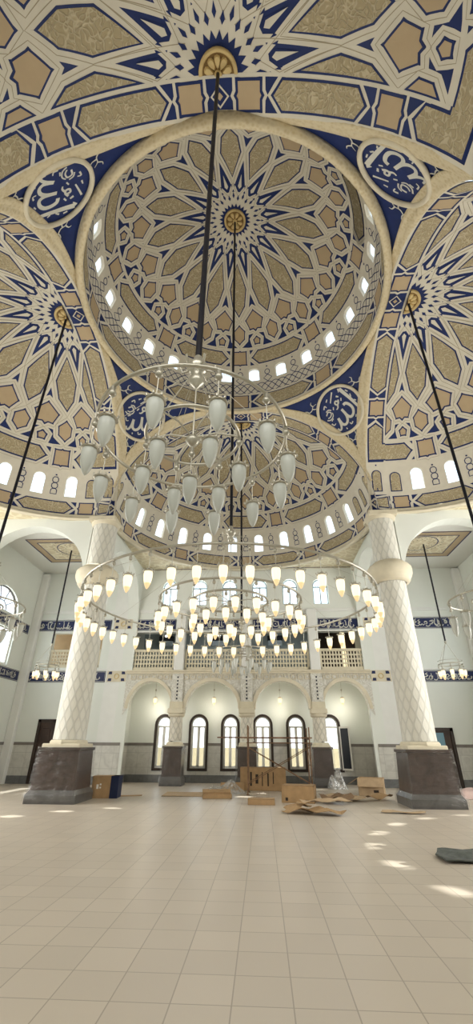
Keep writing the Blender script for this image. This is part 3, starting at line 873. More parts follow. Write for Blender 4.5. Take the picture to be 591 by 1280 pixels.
plate('wall_arcade', [[(-6.35, 5.0), (-6.35, 3.0)]+bot+[(6.35, 3.0), (6.35, 5.0)]], Y, W-.18, W+.3, M_spandrel)
m = MB()
for x0, x1 in arches:                     # plain archivolts
    P = ngon_arch(x0, x1, 3.3, 4.6, 20); c = (x0+x1)/2
    O = [(c+(a-c)*1.13, 3.3+(b-3.3)*1.13) for a, b in P]
    m.plate([P+O[::-1]], Y, W-.25, W-.17, 0)
m.box(-6.35, 6.35, W-.27, W-.1, 4.96, 5.06); m.box(-6.35, 6.35, W-.33, W+.2, 5.06, 5.14)
for k in range(36):                       # little framed panels of the frieze
    x = -6.1+k*.35
    m.plate([rect(x, x+.27, 4.68, 4.92), rect(x+.04, x+.23, 4.72, 4.88)[::-1]], Y, W-.22, W-.17, 0)
struct(m.build('trim_arcade', M_cream))
m = MB()                                   # white uprights between the gallery bays
for x in (-3.6, 0, 3.6): m.bevbox(x-.26, x+.26, W-.28, W+.1, 5.14, 8.35, .03)
m.bevbox(-6.38, 6.38, W-.12, W+.05, 7.15, 7.22, .01)
struct(m.build('trim_gallery_uprights', M_white))
m = MB()
m.box(-12.2, 12.2, W-.10, W, 8.34, 8.42); m.box(-12.2, 12.2, W-.06, W, 8.26, 8.34)
m.box(-12.2, -7.5, W-.05, W, 5.16, 5.24); m.box(7.5, 12.2, W-.05, W, 5.16, 5.24)
m.box(-12.2, -7.5, W-.05, W, 7.92, 7.98); m.box(7.5, 12.2, W-.05, W, 7.92, 7.98)
struct(m.build('trim_far_wall', M_white))
# gallery and the aisle under it
m = MB(); m.box(-6.5, 6.5, W+.3, 15.9, 4.84, 5.04); struct(m.build('floor_gallery', M_ceil))
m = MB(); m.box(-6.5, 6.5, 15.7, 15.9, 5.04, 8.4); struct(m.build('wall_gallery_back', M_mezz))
m = MB(); m.box(-6.5, 6.5, W+.3, 15.9, 8.3, 8.45); struct(m.build('ceiling_gallery', M_ceil))
m = MB()
for s in (-1, 1): m.box(min(s*6.4, s*6.6), max(s*6.4, s*6.6), W+.28, 15.9, 0, 8.4)
struct(m.build('wall_gallery_ends', M_wall))
m = MB(); m.box(-12.2, -7.4, 14.4, 14.5, 5, 8.4); m.box(-12.2, -7.4, W+.3, 14.5, 4.9, 5.0); m.box(-12.2, -7.4, W+.3, 14.5, 8.3, 8.4)
struct(m.build('wall_corner_gallery', M_beige))
YB = 14.5
bw = [(-4.98, -4.02), (-3.13, -2.13), (-1.42, -.46), (.27, 1.29), (2.03, 3.02), (3.83, 4.83)]
hole = lambda a, b, e=0: [(a+e, .53+e), (b-e, .53+e)]+ngon_arch(a+e, b-e, 2.63, 3.13-e, 12)
plate('wall_back', [rect(-6.5, 6.5, 0, 4.84)]+[hole(a, b) for a, b in bw], Y, YB, YB+.3, M_wall)
# dado, skirting
m = MB(); sk = MB(); dr = MB()
def dado(x0, x1, y):
    m.box(x0, x1, y-.03, y, .33, 1.64); dr.box(x0, x1, y-.05, y, 1.64, 1.77); sk.box(x0, x1, y-.06, y, 0, .34)
xs = [-6.4]+[v for ab in bw for v in (ab[0]-.02, ab[1]+.02)]+[6.4]
for i in range(0, len(xs), 2):
    m.box(xs[i], xs[i+1], YB-.03, YB, .33, 1.64); dr.box(xs[i], xs[i+1], YB-.05, YB, 1.64, 1.77)
sk.box(-6.4, 6.4, YB-.06, YB, 0, .34)
for a, b in bw: m.box(a-.02, b+.02, YB-.03, YB, .33, .50)
dado(-12.2, -10.68, W); dado(-9.72, -7.4, W); dado(7.4, 8.86, W); dado(9.98, 12.2, W)
for s in (-1, 1):
    a, b = sorted((s*6.28, s*7.52)); dado(a, b, W-.14)
    # side of the pier and side walls
    q = s*6.28
    m.box(min(q, q-s*.03), max(q, q-s*.03), W-.16, W+.3, .33, 1.64); sk.box(min(q, q-s*.05), max(q, q-s*.05), W-.2, W+.3, 0, .34)
    e = s*SX
    for mm, t, z0, z1 in ((m, .03, .33, 1.64), (dr, .05, 1.64, 1.77), (sk, .06, 0, .34)):
        mm.box(min(e, e-s*t), max(e, e-s*t), 6.6, W, z0, z1)
        q2 = s*6.4
        mm.box(min(q2, q2-s*t), max(q2, q2-s*t), W+.3, YB, z0, z1)
struct(m.build('trim_dado', M_marble)); struct(dr.build('trim_dado_rail', M_dado)); struct(sk.build('baseboard_far', M_skirt))
# side walls of the corner bays
fan = [(8.2, 7.64), (11.05, 7.64)]+ngon_arch(8.2, 11.05, 7.66, 8.82, 14)
for s, nm in ((-1, 'wall_left'), (1, 'wall_right')):
    plate(nm, [rect(6.0, W+.3, 0, 11), fan, rect(8.2, 11.2, 5.2, 6.92)], X, s*SX, s*(SX+.3), M_wall)
    # corner pilaster
    c = MB(); a, b = sorted((s*SX, s*(SX-.42))); c.bevbox(a, b, W-.3, W, 0, 10.6, .03); struct(c.build('trim_corner_pilaster', M_white))
# arched walls between the side bays and the corner bays
def arch_wall(name, mapf, a0, a1, o0, o1, zs, zt, d0, d1, flip):
    z0, z1 = (0, 7.6) if flip else (7.6, 0)      # the arch stands on the column at one end
    pts = [(a0, z0), (o0, z0)]+ngon_arch(o0, o1, zs, zt, 24)[::-1]+[(o1, z1), (a1, z1), (a1, 10.84), (a0, 10.84)]
    plate(name, [pts], mapf, d0, d1, M_wall)
for s, t in ((-1, 'left'), (1, 'right')):
    a = sorted((s*6.72, s*(SX+.2))); o = sorted((s*6.76, s*11.95))
    arch_wall('wall_arch_side_'+t, Y, a[0], a[1], o[0], o[1], 7.75, 10.42, 6.05, 6.7, s < 0)
    arch_wall('wall_arch_far_'+t, X, 6.72, W, 6.76, 12.75, 7.75, 10.42, s*6.1, s*6.7, False)
# soffits over the exedras, corner ceilings
def soffit(name, fr):
    m = MB(); n = 40; rr = RH*cosd(1.4)
    arc = [(rr*math.cos(PI*i/n), B+rr*math.sin(PI*i/n)) for i in range(n+1)]
    mp = lambda a, b, d: fr(a, b, d)
    for sg in (1, -1):
        half = arc[:n//2+1] if sg > 0 else arc[n//2:]
        if sg > 0: P = half+[(0, W+.1), (6.35, W+.1), (6.35, B)]
        else: P = [(0, W+.1)]+half+[(-6.35, B), (-6.35, W+.1)]
        m.plate([P], mp, ZS, ZS+.1, 0)
        # black border line of the painted spandrel
        ln = [(rr+.25, B+1.5)]
        cs = [((rr+.22)*math.cos(t), B+(rr+.22)*math.sin(t)) for t in [rad(12+66*i/16) for i in range(17)]]
        Q = cs+[(1.25, W-.15), (6.15, W-.15), (6.15, B+1.25)]
        m.ribbon([(sg*a, b) for a, b in Q], lambda a, b, o: fr(a, b, ZS-o), .006, .07, 1, True, step=1)
    return struct(m.build(name, [M_soffit, M_navy]))
for sd in ('far', 'left', 'right'): soffit('ceiling_soffit_'+sd, frame_of(sd))
for s, t in ((-1, 'left'), (1, 'right')):
    m = MB(); a, b = sorted((s*6.5, s*(SX+.3))); m.box(a, b, 6.5, W+.3, 10.72, 10.85)
    c = MB()   # cove
    struct(m.build('ceiling_corner_'+t, M_ceil))
    m = MB(); x0, x1, y0, y1 = sorted((s*7.4, s*10.95))+[8.0, 11.05]
    D = lambda a, b, o: (a, b, 10.72-o)
    m.plate([rect(x0, x1, y0, y1)], lambda a, b, d: (a, b, d), 10.71, 10.72, 0)
    m.plate([rect(x0+.42, x1-.42, y0+.42, y1-.42)], lambda a, b, d: (a, b, d), 10.70, 10.715, 1)
    for e in (.02, .42): m.ribbon(rect(x0+e, x1-e, y0+e, y1-e), D, .026, .075, 2, True)
    cx, cy = s*8.95, 9.35
    m.ribbon([(cx+.85*math.cos(2*PI*i/32), cy+.85*math.sin(2*PI*i/32)) for i in range(32)], D, .026, .05, 2, True)
    for k in range(14):
        A = 2*PI*k/14
        for rr, ln in ((.42, .22), (.64, .16)):
            q = A+(.2 if rr > .5 else 0)
            m.ribbon(smooth_path([(cx+rr*math.cos(q), cy+rr*math.sin(q)), (cx+(rr+ln*.5)*math.cos(q+.16), cy+(rr+ln*.5)*math.sin(q+.16)), (cx+(rr+ln)*math.cos(q), cy+(rr+ln)*math.sin(q))]), D, .026, (.05, .02), 3, step=.1)
    for k in range(16):
        A = 2*PI*(k+.5)/16; rr = 1.0
        m.ribbon(smooth_path([(cx+rr*math.cos(A-.12), cy+rr*math.sin(A-.12)), (cx+(rr+.12)*math.cos(A-.05), cy+(rr+.12)*math.sin(A-.05)), (cx+rr*math.cos(A+.06), cy+rr*math.sin(A+.06)), (cx+(rr+.14)*math.cos(A+.14), cy+(rr+.14)*math.sin(A+.14))]), D, .026, .04, 3, step=.1)
    struct(m.build('ceiling_panel_'+t, [M_tan, M_soffit, M_navy, M_groove]))
# the near end of the hall, behind the photographer
m = MB(); m.box(-12.4, 12.4, -13.2, -12.9, 0, 11.2); struct(m.build('wall_near', M_wall))
m = MB()
for q in (-1, 1):
    a, b = sorted((q*6.2, q*12.4)); m.box(a, b, -12.9, -6.2, 10.72, 10.85)
    a, b = sorted((q*SX, q*(SX+.3))); m.box(a, b, -12.9, -6.2, 0, 10.8)
struct(m.build('wall_near_corners', M_wall))
soffit('ceiling_soffit_near', frame_of('near'))
for q, nm in ((-1, 'wall_left_exedra'), (1, 'wall_right_exedra')):
    m = MB(); a, b = sorted((q*12.9, q*13.2)); m.box(a, b, -6.8, 6.8, 0, 11)
    for e in (-1, 1):
        a, b = sorted((q*12.1, q*13.2)); y0, y1 = sorted((e*6.1, e*6.7)); m.box(a, b, y0, y1, 0, 11)
    struct(m.build(nm, M_wall))
# corner blocks over the columns
m = MB()
for s in (-1, 1): 
    for t in (1, -1):
        x = sorted((s*6.13, s*6.72)); y = sorted((t*6.13, t*6.72)); m.box(x[0], x[1], y[0], y[1], 10.42, 12.3)
struct(m.build('trim_corner_blocks', M_cream))

# ------------------------------------------------------------------ windows
for x in wx:
    m = MB(); lp = lambda e: [(x-.43+e, 8.69+e), (x+.43-e, 8.69+e)]+ngon_arch(x-.43+e, x+.43-e, 9.75, 10.18-e, 10)
    m.plate([lp(0), lp(.06)[::-1]], Y, W+.14, W+.22, 0)
    m.box(x-.03, x+.03, W+.15, W+.21, 8.72, 9.72); m.box(x-.4, x+.4, W+.15, W+.21, 9.68, 9.75)
    o = struct(m.build(window_name(), M_mezz)); p = MB(); p.plate([lp(.03)], Y, W+.17, W+.18, 0, False); p.build('pane', M_glass, o)
for k, (a, b) in enumerate(bw):
    m = MB(); m.plate([hole(a, b, -.02), hole(a, b, .10)[::-1]], Y, YB-.05, YB+.25, 0)
    o = struct(m.build(window_name(), M_wind))
    f = MB(); f.plate([hole(a, b, .10), hole(a, b, .16)[::-1]], Y, YB+.06, YB+.16, 0)
    c = (a+b)/2
    f.box(a+.12, b-.12, YB+.07, YB+.15, 2.50, 2.58)
    if k < 5:
        f.box(c-.07, c+.07, YB+.07, YB+.16, .65, 2.52)
        f.box(a+.12, b-.12, YB+.07, YB+.15, .63, .74)
        for e in (a+.15, b-.21): f.box(e, e+.06, YB+.07, YB+.15, .65, 2.52)
    else:
        f.box(c-.012, c+.012, YB+.07, YB+.13, .65, 2.52)
    f.build('casement_frame', M_winw, o)
    p = MB(); p.plate([hole(a, b, .13)], Y, YB+.10, YB+.11, 0, False); p.build('pane', M_glass, o)
    if k == 5:     # open leaf swung into the aisle
        e = bpy.data.objects.new('open_casement', None); COL.objects.link(e); e.parent = o; e.location = (b-.06, YB-.08, 0); e.rotation_euler = (0, 0, rad(-36))
        q = MB(); q.plate([rect(0, .56, .60, 2.56), rect(.06, .50, .68, 2.48)[::-1]], Y, -.03, .03, 0); q.build('leaf_frame', M_winw, e)
        q = MB(); q.box(.06, .50, -.008, .008, .68, 2.48); q.build('leaf_pane', M_ac, e)
for s in (-1, 1):
    m = MB(); XX = lambda a, b, d: (s*d, a, b)
    fan_in = [(8.26, 7.70), (10.99, 7.70)]+ngon_arch(8.26, 10.99, 7.72, 8.76, 14)
    m.plate([fan, fan_in[::-1]], XX, SX+.12, SX+.2, 0)
    c = (9.625, 7.72)
    for k in range(1, 5):
        a = PI*k/5; m.tube([(s*(SX+.16), c[0]+.5*math.cos(a), c[1]+.4*math.sin(a)), (s*(SX+.16), c[0]+1.38*math.cos(a), c[1]+1.06*math.sin(a))], .022, 6)
    m.tube([(s*(SX+.16), c[0]+.5*math.cos(PI*i/12), c[1]+.4*math.sin(PI*i/12)) for i in range(13)], .022, 6)
    o = struct(m.build(window_name(), M_wind)); p = MB(); p.plate([fan_in], XX, SX+.16, SX+.165, 0, False); p.build('pane', M_glass, o)
    m = MB(); m.plate([rect(8.2, 11.2, 5.2, 6.92), rect(8.3, 11.1, 5.3, 6.84)[::-1]], XX, SX+.1, SX+.2, 0)
    for yy in (8.95, 9.65, 10.35): m.box(min(s*(SX+.12), s*(SX+.18)), max(s*(SX+.12), s*(SX+.18)), yy-.03, yy+.03, 5.28, 6.86)
    o = struct(m.build(window_name(), M_winw)); p = MB(); p.plate([rect(8.3, 11.1, 5.3, 6.84)], XX, SX+.15, SX+.155, 0, False); p.build('pane', M_glass, o)
# exedra side walls (beyond the frame) are closed, without windows

# ------------------------------------------------------------------ doors
def door(name, x0, x1, zt, glass):
    m = MB(); m.plate([[(x0, 0), (x1, 0), (x1, zt), (x0, zt)]], Y, W-.02, W+.02, 0); o = struct(m.build(name, M_brown))
    f = MB(); f.box(x0-.06, x0+.08, W-.08, W, 0, zt+.08); f.box(x1-.08, x1+.06, W-.08, W, 0, zt+.08); f.box(x0-.06, x1+.06, W-.08, W, zt-.06, zt+.08)
    f.build('door_frame', M_wind, o)
    p = MB()
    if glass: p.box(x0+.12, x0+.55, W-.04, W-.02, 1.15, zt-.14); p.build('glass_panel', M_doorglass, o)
    else:
        for z in (.5, 1.2, 1.9):
            p.bevbox(x0+.2, x1-.2, W-.05, W-.02, z, z+.5, .02)
        p.build('carved_panel', M_brown, o)
    h = MB(); h.tube([(x1-.16, W-.1, 1.0), (x1-.28, W-.1, 1.0)], .015, 8); h.tube([(x1-.16, W-.1, 1.0), (x1-.16, W-.02, 1.0)], .015, 8); h.build('door_handle', M_silver, o)
door('door_1', -10.62, -9.78, 2.72, False)
door('door_2', 8.94, 9.90, 2.40, True)

# ------------------------------------------------------------------ calligraphy tiles and pier ornaments
GL = [[(0,.15),(.0,.8)], [(.0,.1),(.2,.0),(.42,.12),(.5,.42)], [(.0,.5),(.12,.68),(.28,.6),(.24,.36),(.08,.34)], [(.0,.22),(.16,.06),(.34,.22),(.46,.06),(.62,.24)],
      [(.1,.9),(.0,.4),(.14,.08),(.42,.04),(.6,.22)], [(.0,.72),(.3,.86),(.56,.7)], [(.0,.3),(.26,.5),(.04,.66),(.26,.8)], [(0,.85),(.1,.15),(.3,.1),(.42,.3)]]
def calligraphy(mapf, a0, a1, b0, b1, label, seed):
    rnd = random.Random(seed)
    m = MB(); m.plate([[(a0,b0),(a1,b0),(a1,b1),(a0,b1)]], mapf, .0, .03, 0)
    o = m.build('calligraphy_panel', [M_navydeep]); tag(o, label, 'wall panel', 'navy calligraphy panels', 'thing')
    t = MB(); H = b1-b0; e = .06*H
    t.ribbon(rect(a0+e, a1-e, b0+e, b1-e), lambda a, b, d: mapf(a, b, d), .036, .02*H+.008, 0, True)
    x = a0+.12*H
    while x < a1-.75*H:
        for q in range(2):
            g = rnd.choice(GL); sx = H*rnd.uniform(.75, 1.0); sz = H*rnd.uniform(.6, .78); ox = x+rnd.uniform(0, .25)*H; oz = b0+H*(.12+rnd.uniform(0, .12))
            P = [(min(a1-.1*H, ox+u*sx), oz+v*sz) for u, v in g]
            t.ribbon(smooth_path(P, 3), mapf, .037, (.085*H, .055*H), 0, step=1)
        dx, dz = x+rnd.uniform(.1, .5)*H, b0+rnd.uniform(.2, .8)*H
        t.ribbon([(dx, dz), (dx+.08*H, dz+.05*H)], mapf, .037, .08*H, 0)
        x += rnd.uniform(.34, .5)*H
    t.build('lettering', M_pale, o)
FY = lambda a, b, d: (a, W-d, b)
for i, (x0, x1, z0, z1, lb) in enumerate([
    (-11.95, -9.55, 7.28, 7.88, 'navy calligraphy panel above the far left corner balcony'),
    (-9.3, -7.62, 7.28, 7.88, 'navy calligraphy panel behind the left column, upper row'),
    (-6.2, -3.95, 7.28, 7.88, 'navy calligraphy panel over the leftmost gallery screen'),
    (-3.25, -.35, 7.28, 7.88, 'navy calligraphy panel over the second gallery screen from left'),
    (.35, 3.25, 7.28, 7.88, 'navy calligraphy panel over the third gallery screen from left'),
    (3.95, 6.2, 7.28, 7.88, 'navy calligraphy panel over the rightmost gallery screen'),
    (9.0, 11.35, 7.28, 7.88, 'navy calligraphy panel on the far right corner wall, upper row'),
    (-11.95, -9.3, 4.58, 5.12, 'navy calligraphy panel behind the small lit chandelier on the left'),
    (-8.5, -7.55, 4.58, 5.12, 'short navy calligraphy panel just left of the left pier'),
    (7.55, 8.4, 4.58, 5.12, 'short navy calligraphy panel just right of the right pier'),
    (8.75, 11.7, 4.58, 5.12, 'navy calligraphy panel behind the small lit chandelier on the right')]):
    calligraphy(FY, x0, x1, z0, z1, lb, 11+i)
for s, sn in ((-1, 'left'), (1, 'right')):
    FX = lambda a, b, d: (s*(SX-d), a, b)
    calligraphy(FX, 7.0, 12.45, 7.02, 7.5, 'navy calligraphy panel on the %s side wall under the fan window' % sn, 30+s)
    calligraphy(FX, 7.0, 12.5, 4.58, 5.1, 'navy calligraphy panel low on the %s side wall' % sn, 40+s)
def pier_ornament(x, z, label):
    m = MB(); m.plate([rect(x-.52, x+.52, z-.27, z+.27)], FY, .13, .16, 0)
    o = m.build('pier_ornament', M_cream); tag(o, label, 'wall ornament', 'roundels on the piers', 'thing')
    for sx in (-1, 1):
        for sz in (-1, 1):
            d = MB(); c = (x+sx*.36, z+sz*.17); d.plate([[(c[0]-.10, c[1]-.07), (c[0]+.10, c[1]-.07), (c[0]+.10-.04*(sx+1)/2, c[1]+.07), (c[0]-.10+.04*(1-sx)/2, c[1]+.07)]], FY, .16, .17, 0)
            d.build('navy_corner', M_navydeep, o)
    r = MB(); r.tube([(x+.12*math.cos(PI*i/10), W-.175, z+.12*math.sin(PI*i/10)) for i in range(20)], .022, 6, 0, True); r.build('ring', M_gold, o)
for x, sn in ((-6.9, 'left'), (6.9, 'right')):
    pier_ornament(x, 4.85, 'small roundel with navy corners, lower on the %s pier' % sn)
    pier_ornament(x, 7.6, 'small roundel with navy corners, upper on the %s pier' % sn)

# ------------------------------------------------------------------ gallery screens
def screen(x0, x1, z0, z1, y, label):
    o = empty('gallery_screen', ((x0+x1)/2, y, z0), 0, label, 'balcony screen', 'lattice balcony screens')
    w = (x1-x0)/2
    r = MB(); r.bevbox(-w, w, -.06, .06, z1-z0-.12, z1-z0, .02); r.bevbox(-w, w, -.05, .05, 0, .16, .02); r.bevbox(-w, -w+.08, -.05, .05, 0, z1-z0, .01); r.bevbox(w-.08, w, -.05, .05, 0, z1-z0, .01)
    r.build('rail_frame', M_screen, o)
    g = MB(); n = int((2*w-.16)/.155); px = (2*w-.16)/n
    for i in range(n+1):
        x = -w+.08+i*px; g.box(x-.036, x+.036, -.025, .025, .14, z1-z0-.1)
    zz = .14; k = 4; pz = (z1-z0-.24)/k
    for j in range(k+1): g.box(-w+.04, w-.04, -.028, .028, .14+j*pz-.036, .14+j*pz+.036)
    for i in range(n):
        for j in range(k):
            x = -w+.08+(i+.5)*px; z = .14+(j+.5)*pz
    g.build('lattice', M_screen, o)
screen(-6.25, -3.88, 5.14, 6.24, W-.02, 'cream lattice screen of the leftmost gallery bay')
screen(-3.32, -.28, 5.14, 6.24, W-.02, 'cream lattice screen of the second gallery bay from left')
screen(.28, 3.32, 5.14, 6.24, W-.02, 'cream lattice screen of the third gallery bay from left')
screen(3.88, 6.25, 5.14, 6.24, W-.02, 'cream lattice screen of the rightmost gallery bay, dark behind')
screen(-10.83, -8.02, 5.32, 6.28, W+.1, 'cream lattice screen in the far left corner behind the column')
# wall units and a doorway on the gallery
for x, lb in ((-5.0, 'dark and pale blue wall unit in the leftmost gallery bay'), (-1.74, 'dark and pale blue wall unit in the second gallery bay'), (1.63, 'dark and pale blue wall unit in the third gallery bay')):
    o = empty('wall_unit', (x, 15.7, 6.95), 0, lb, 'wall unit', 'wall units on the gallery')
    m = MB(); m.bevbox(-.45, .45, -.22, 0, .28, .58, .03); m.build('grille', M_ac, o)
    m = MB(); m.bevbox(-.42, .42, -.25, 0, 0, .28, .03); m.build('lower_panel', M_acw, o)
    m = MB(); m.lathe([(.0,.0),(.07,.02),(.09,.08),(.05,.13),(0,.14)], 12, (0, -.28, .5)); m.build('round_light', emit('unit light', (1, .96, .85), 2.0), o)
m = MB(); m.box(4.0, 6.38, 15.6, 15.69, 5.04, 8.0); struct(m.build('door_3', M_mezzdark))
m = MB(); m.box(5.55, 5.8, 15.5, 15.59, 5.5, 7.9); o = m.build('wall_light', M_litdim); tag(o, 'tall bright light seen behind the rightmost gallery screen', 'light')

# ------------------------------------------------------------------ columns
def plinth(parent, hb, hw, hf, zc, wrap_seed):
    """square stone plinth: foot, brown body, cream cap, plastic wrapping"""
    m = MB(); m.add([(sx*hf, sy*hf, 0) for sx, sy in ((-1,-1),(1,-1),(1,1),(-1,1))]+[(sx*hf, sy*hf, .24) for sx, sy in ((-1,-1),(1,-1),(1,1),(-1,1))]+[(sx*(hb+.01), sy*(hb+.01), .37) for sx, sy in ((-1,-1),(1,-1),(1,1),(-1,1))],
      [(0,3,2,1),(0,1,5,4),(1,2,6,5),(2,3,7,6),(3,0,4,7),(4,5,9,8),(5,6,10,9),(6,7,11,10),(7,4,8,11),(8,9,10,11)], 0)
    m.build('plinth_foot', M_plinthbase, parent)
    m = MB()
    q = lambda h, z: [(sx*h, sy*h, z) for sx, sy in ((-1,-1),(1,-1),(1,1),(-1,1))]
    V = q(hb, .36)+q(hw, zc-.10)+q(hw+.05, zc-.08)+q(hw+.05, zc)
    m.add(V, [(a+k, a+(k+1) % 4, a+4+(k+1) % 4, a+4+k) for a in (0, 4, 8) for k in range(4)]+[(12, 13, 14, 15)], 0)
    m.build('plinth_body', M_plinth, parent)
    # wrinkled film a little proud of the stone
    rnd = random.Random(wrap_seed); m = MB(); n, k = 14, 9
    for side in range(4):
        V = []
        ca, sa = math.cos(side*PI/2), math.sin(side*PI/2)
        for j in range(k+1):
            z = .08+(zc+.03-.08)*j/k; h0 = hf+.03 if z < .26 else hb+(hw-hb)*(z/zc)+.05
            for i in range(n+1):
                u = -1+2*i/n; d = h0+rnd.uniform(0, .05)*(1-abs(u)**6)
                x, y = u*(h0+.03), -d; V.append((x*ca-y*sa, x*sa+y*ca, z+rnd.uniform(-.02, .02)*(j not in (0, k))))
        m.add(V, [(j*(n+1)+i, j*(n+1)+i+1, (j+1)*(n+1)+i+1, (j+1)*(n+1)+i) for j in range(k) for i in range(n)], 0, True)
    m.build('plastic_wrap', M_film, parent)
def sq_to_round(mb, h, r, z0, z1, n=32, mi=0):
    V = []; F = []; K = 6
    for j in range(K+1):
        t = j/K; z = z0+(z1-z0)*t; e = t**.6
        for i in range(n):
            a = 2*PI*i/n; c, s_ = math.cos(a), math.sin(a); sq = h/max(abs(c), abs(s_)); sq = min(sq, h*1.25)
            R = sq*(1-e)+r*e; V.append((R*c, R*s_, z))
    for j in range(K):
        for i in range(n): F.append((j*n+i, j*n+(i+1) % n, (j+1)*n+(i+1) % n, (j+1)*n+i))
    mb.add(V, F, mi, True)
for s, sn in ((-1, 'left'), (1, 'right')):
    o = empty('column', (s*6.16, 6.16, 0), 0, 'tall carved white column on the %s, brown plinth wrapped in plastic' % sn, 'column', 'main columns', 'thing')
    plinth(o, .74, .68, .84, 1.60, 5+s)
    m = MB(); m.bevbox(-.665, .665, -.665, .665, 1.60, 1.72, .03); m.lathe([(.69,1.71),(.69,1.77),(.64,1.83),(.5,1.83)], 8, smooth=False); m.build('column_base', M_cream, o)
    m = MB(); m.lathe([(.565,1.84),(.56,2.0),(.56,4.5),(.545,7.6),(.53,8.3),(.52,10.3),(.54,10.45)], 48); m.build('shaft', M_shaft, o)
    m = MB(); m.lathe([(.575,7.48),(.70,7.50),(.76,7.58),(.76,7.66),(.82,7.72),(.88,7.86),(.89,8.0),(.88,8.12),(.80,8.22),(.70,8.28),(.64,8.36),(.55,8.40)], 48); m.build('ring_capital', M_cream, o)
    m = MB(); m.lathe([(.53,10.30),(.60,10.36),(.62,10.42),(.64,10.46)], 32); m.bevbox(-.60, .60, -.60, .60, 10.45, 10.66, .03); m.build('abacus', M_cream, o)
for x, lb in ((-3.58, 'small carved arcade column left of centre on a brown wrapped plinth'), (0, 'small carved arcade column in the middle behind the scaffold'), (3.58, 'small carved arcade column on the right beside the scaffold')):
    o = empty('arcade_column', (x, W-.02, 0), 0, lb, 'column', 'arcade columns', 'thing')
    plinth(o, .46, .44, .52, 1.62, int(50+x*3))
    m = MB(); m.bevbox(-.42, .42, -.42, .42, 1.62, 1.70, .02); m.lathe([(.42,1.69),(.42,1.75),(.36,1.82),(.3,1.82)], 8, smooth=False); m.build('column_base', M_cream, o)
    m = MB(); m.lathe([(.35,1.85),(.33,1.95),(.32,2.95)], 28); m.build('shaft', M_shaft2, o)
    m = MB(); m.lathe([(.32,2.9),(.40,2.95),(.42,3.02),(.38,3.08)], 28); m.bevbox(-.40, .40, -.40, .32, 3.08, 3.3, .03); m.build('capital', M_cream, o)
    m = MB(); m.bevbox(-.34, .34, -.30, .25, 3.3, 3.62, .02); m.build('block', M_screen, o)
    m = MB(); m.bevbox(-.30, .30, -.27, .2, 3.62, 4.96, .03); 
    m.build('carved_upright', M_spandrel, o)
    for k in range(7):
        m = MB(); m.box(-.035, .035, -.285, -.268, 3.72+k*.17, 3.80+k*.17); m.build('pierced_slot', M_ac, o)

# ------------------------------------------------------------------ chandeliers
g = MB(); n_ = 18; prof_ = [(.066,.165),(.080,.135),(.084,.09),(.081,.04),(.073,-.02),(.060,-.075),(.042,-.125),(.022,-.165),(.009,-.18),(.001,-.184)]
g.lathe(prof_, n_); g.m = [0 if k < 5*n_ else 1 for k in range(len(g.m))]
#[(.066,.165),(.080,.135),(.084,.09),(.081,.04),(.073,-.02),(.060,-.075)], 18, mi=0); g.lathe([(.060,-.075),(.042,-.125),(.022,-.165),(.009,-.18),(.0,-.184)], 18, mi=1)
def glass_mesh(name, a, b):
    me_obj = g.build(name, [a, b]); me = me_obj.data; bpy.data.objects.remove(me_obj); return me
ME_LIT = glass_mesh('lamp shade lit', M_lit, M_tip); ME_UNLIT = glass_mesh('lamp shade unlit', M_frost, M_frost)
def fitting_mesh(drop):
    h = MB(); h.lathe([(.0,.215),(.03,.21),(.045,.19),(.088,.175),(.098,.16),(.092,.145),(.06,.15)], 14)
    for k in range(8):
        a = 2*PI*k/8; h.tube([(.096*math.cos(a), .096*math.sin(a), .16), (.108*math.cos(a), .108*math.sin(a), .185), (.098*math.cos(a), .098*math.sin(a), .20)], [.014, .011, .004], 5)
    h.tube([(0,0,.2), (0,0,drop)], .0065, 6)
    h.lathe([(.0,drop-.14),(.03,drop-.13),(.042,drop-.10),(.030,drop-.065),(.016,drop-.05),(.03,drop-.02),(.0,drop)], 10)
    me_o = h.build('lamp fitting', M_silver); me = me_o.data; bpy.data.objects.remove(me_o); return me
ME_FIT = fitting_mesh(.60); ME_FIT_S = fitting_mesh(.42)
def lamp(parent, x, y, z, lit, fit=ME_FIT, sc_=1.0):
    o = bpy.data.objects.new('lamp_shade', ME_LIT if lit else ME_UNLIT); COL.objects.link(o); o.parent = parent; o.location = (x, y, z); o.scale = (sc_,)*3
    q = bpy.data.objects.new('lamp_fitting', fit); COL.objects.link(q); q.parent = o
    return o
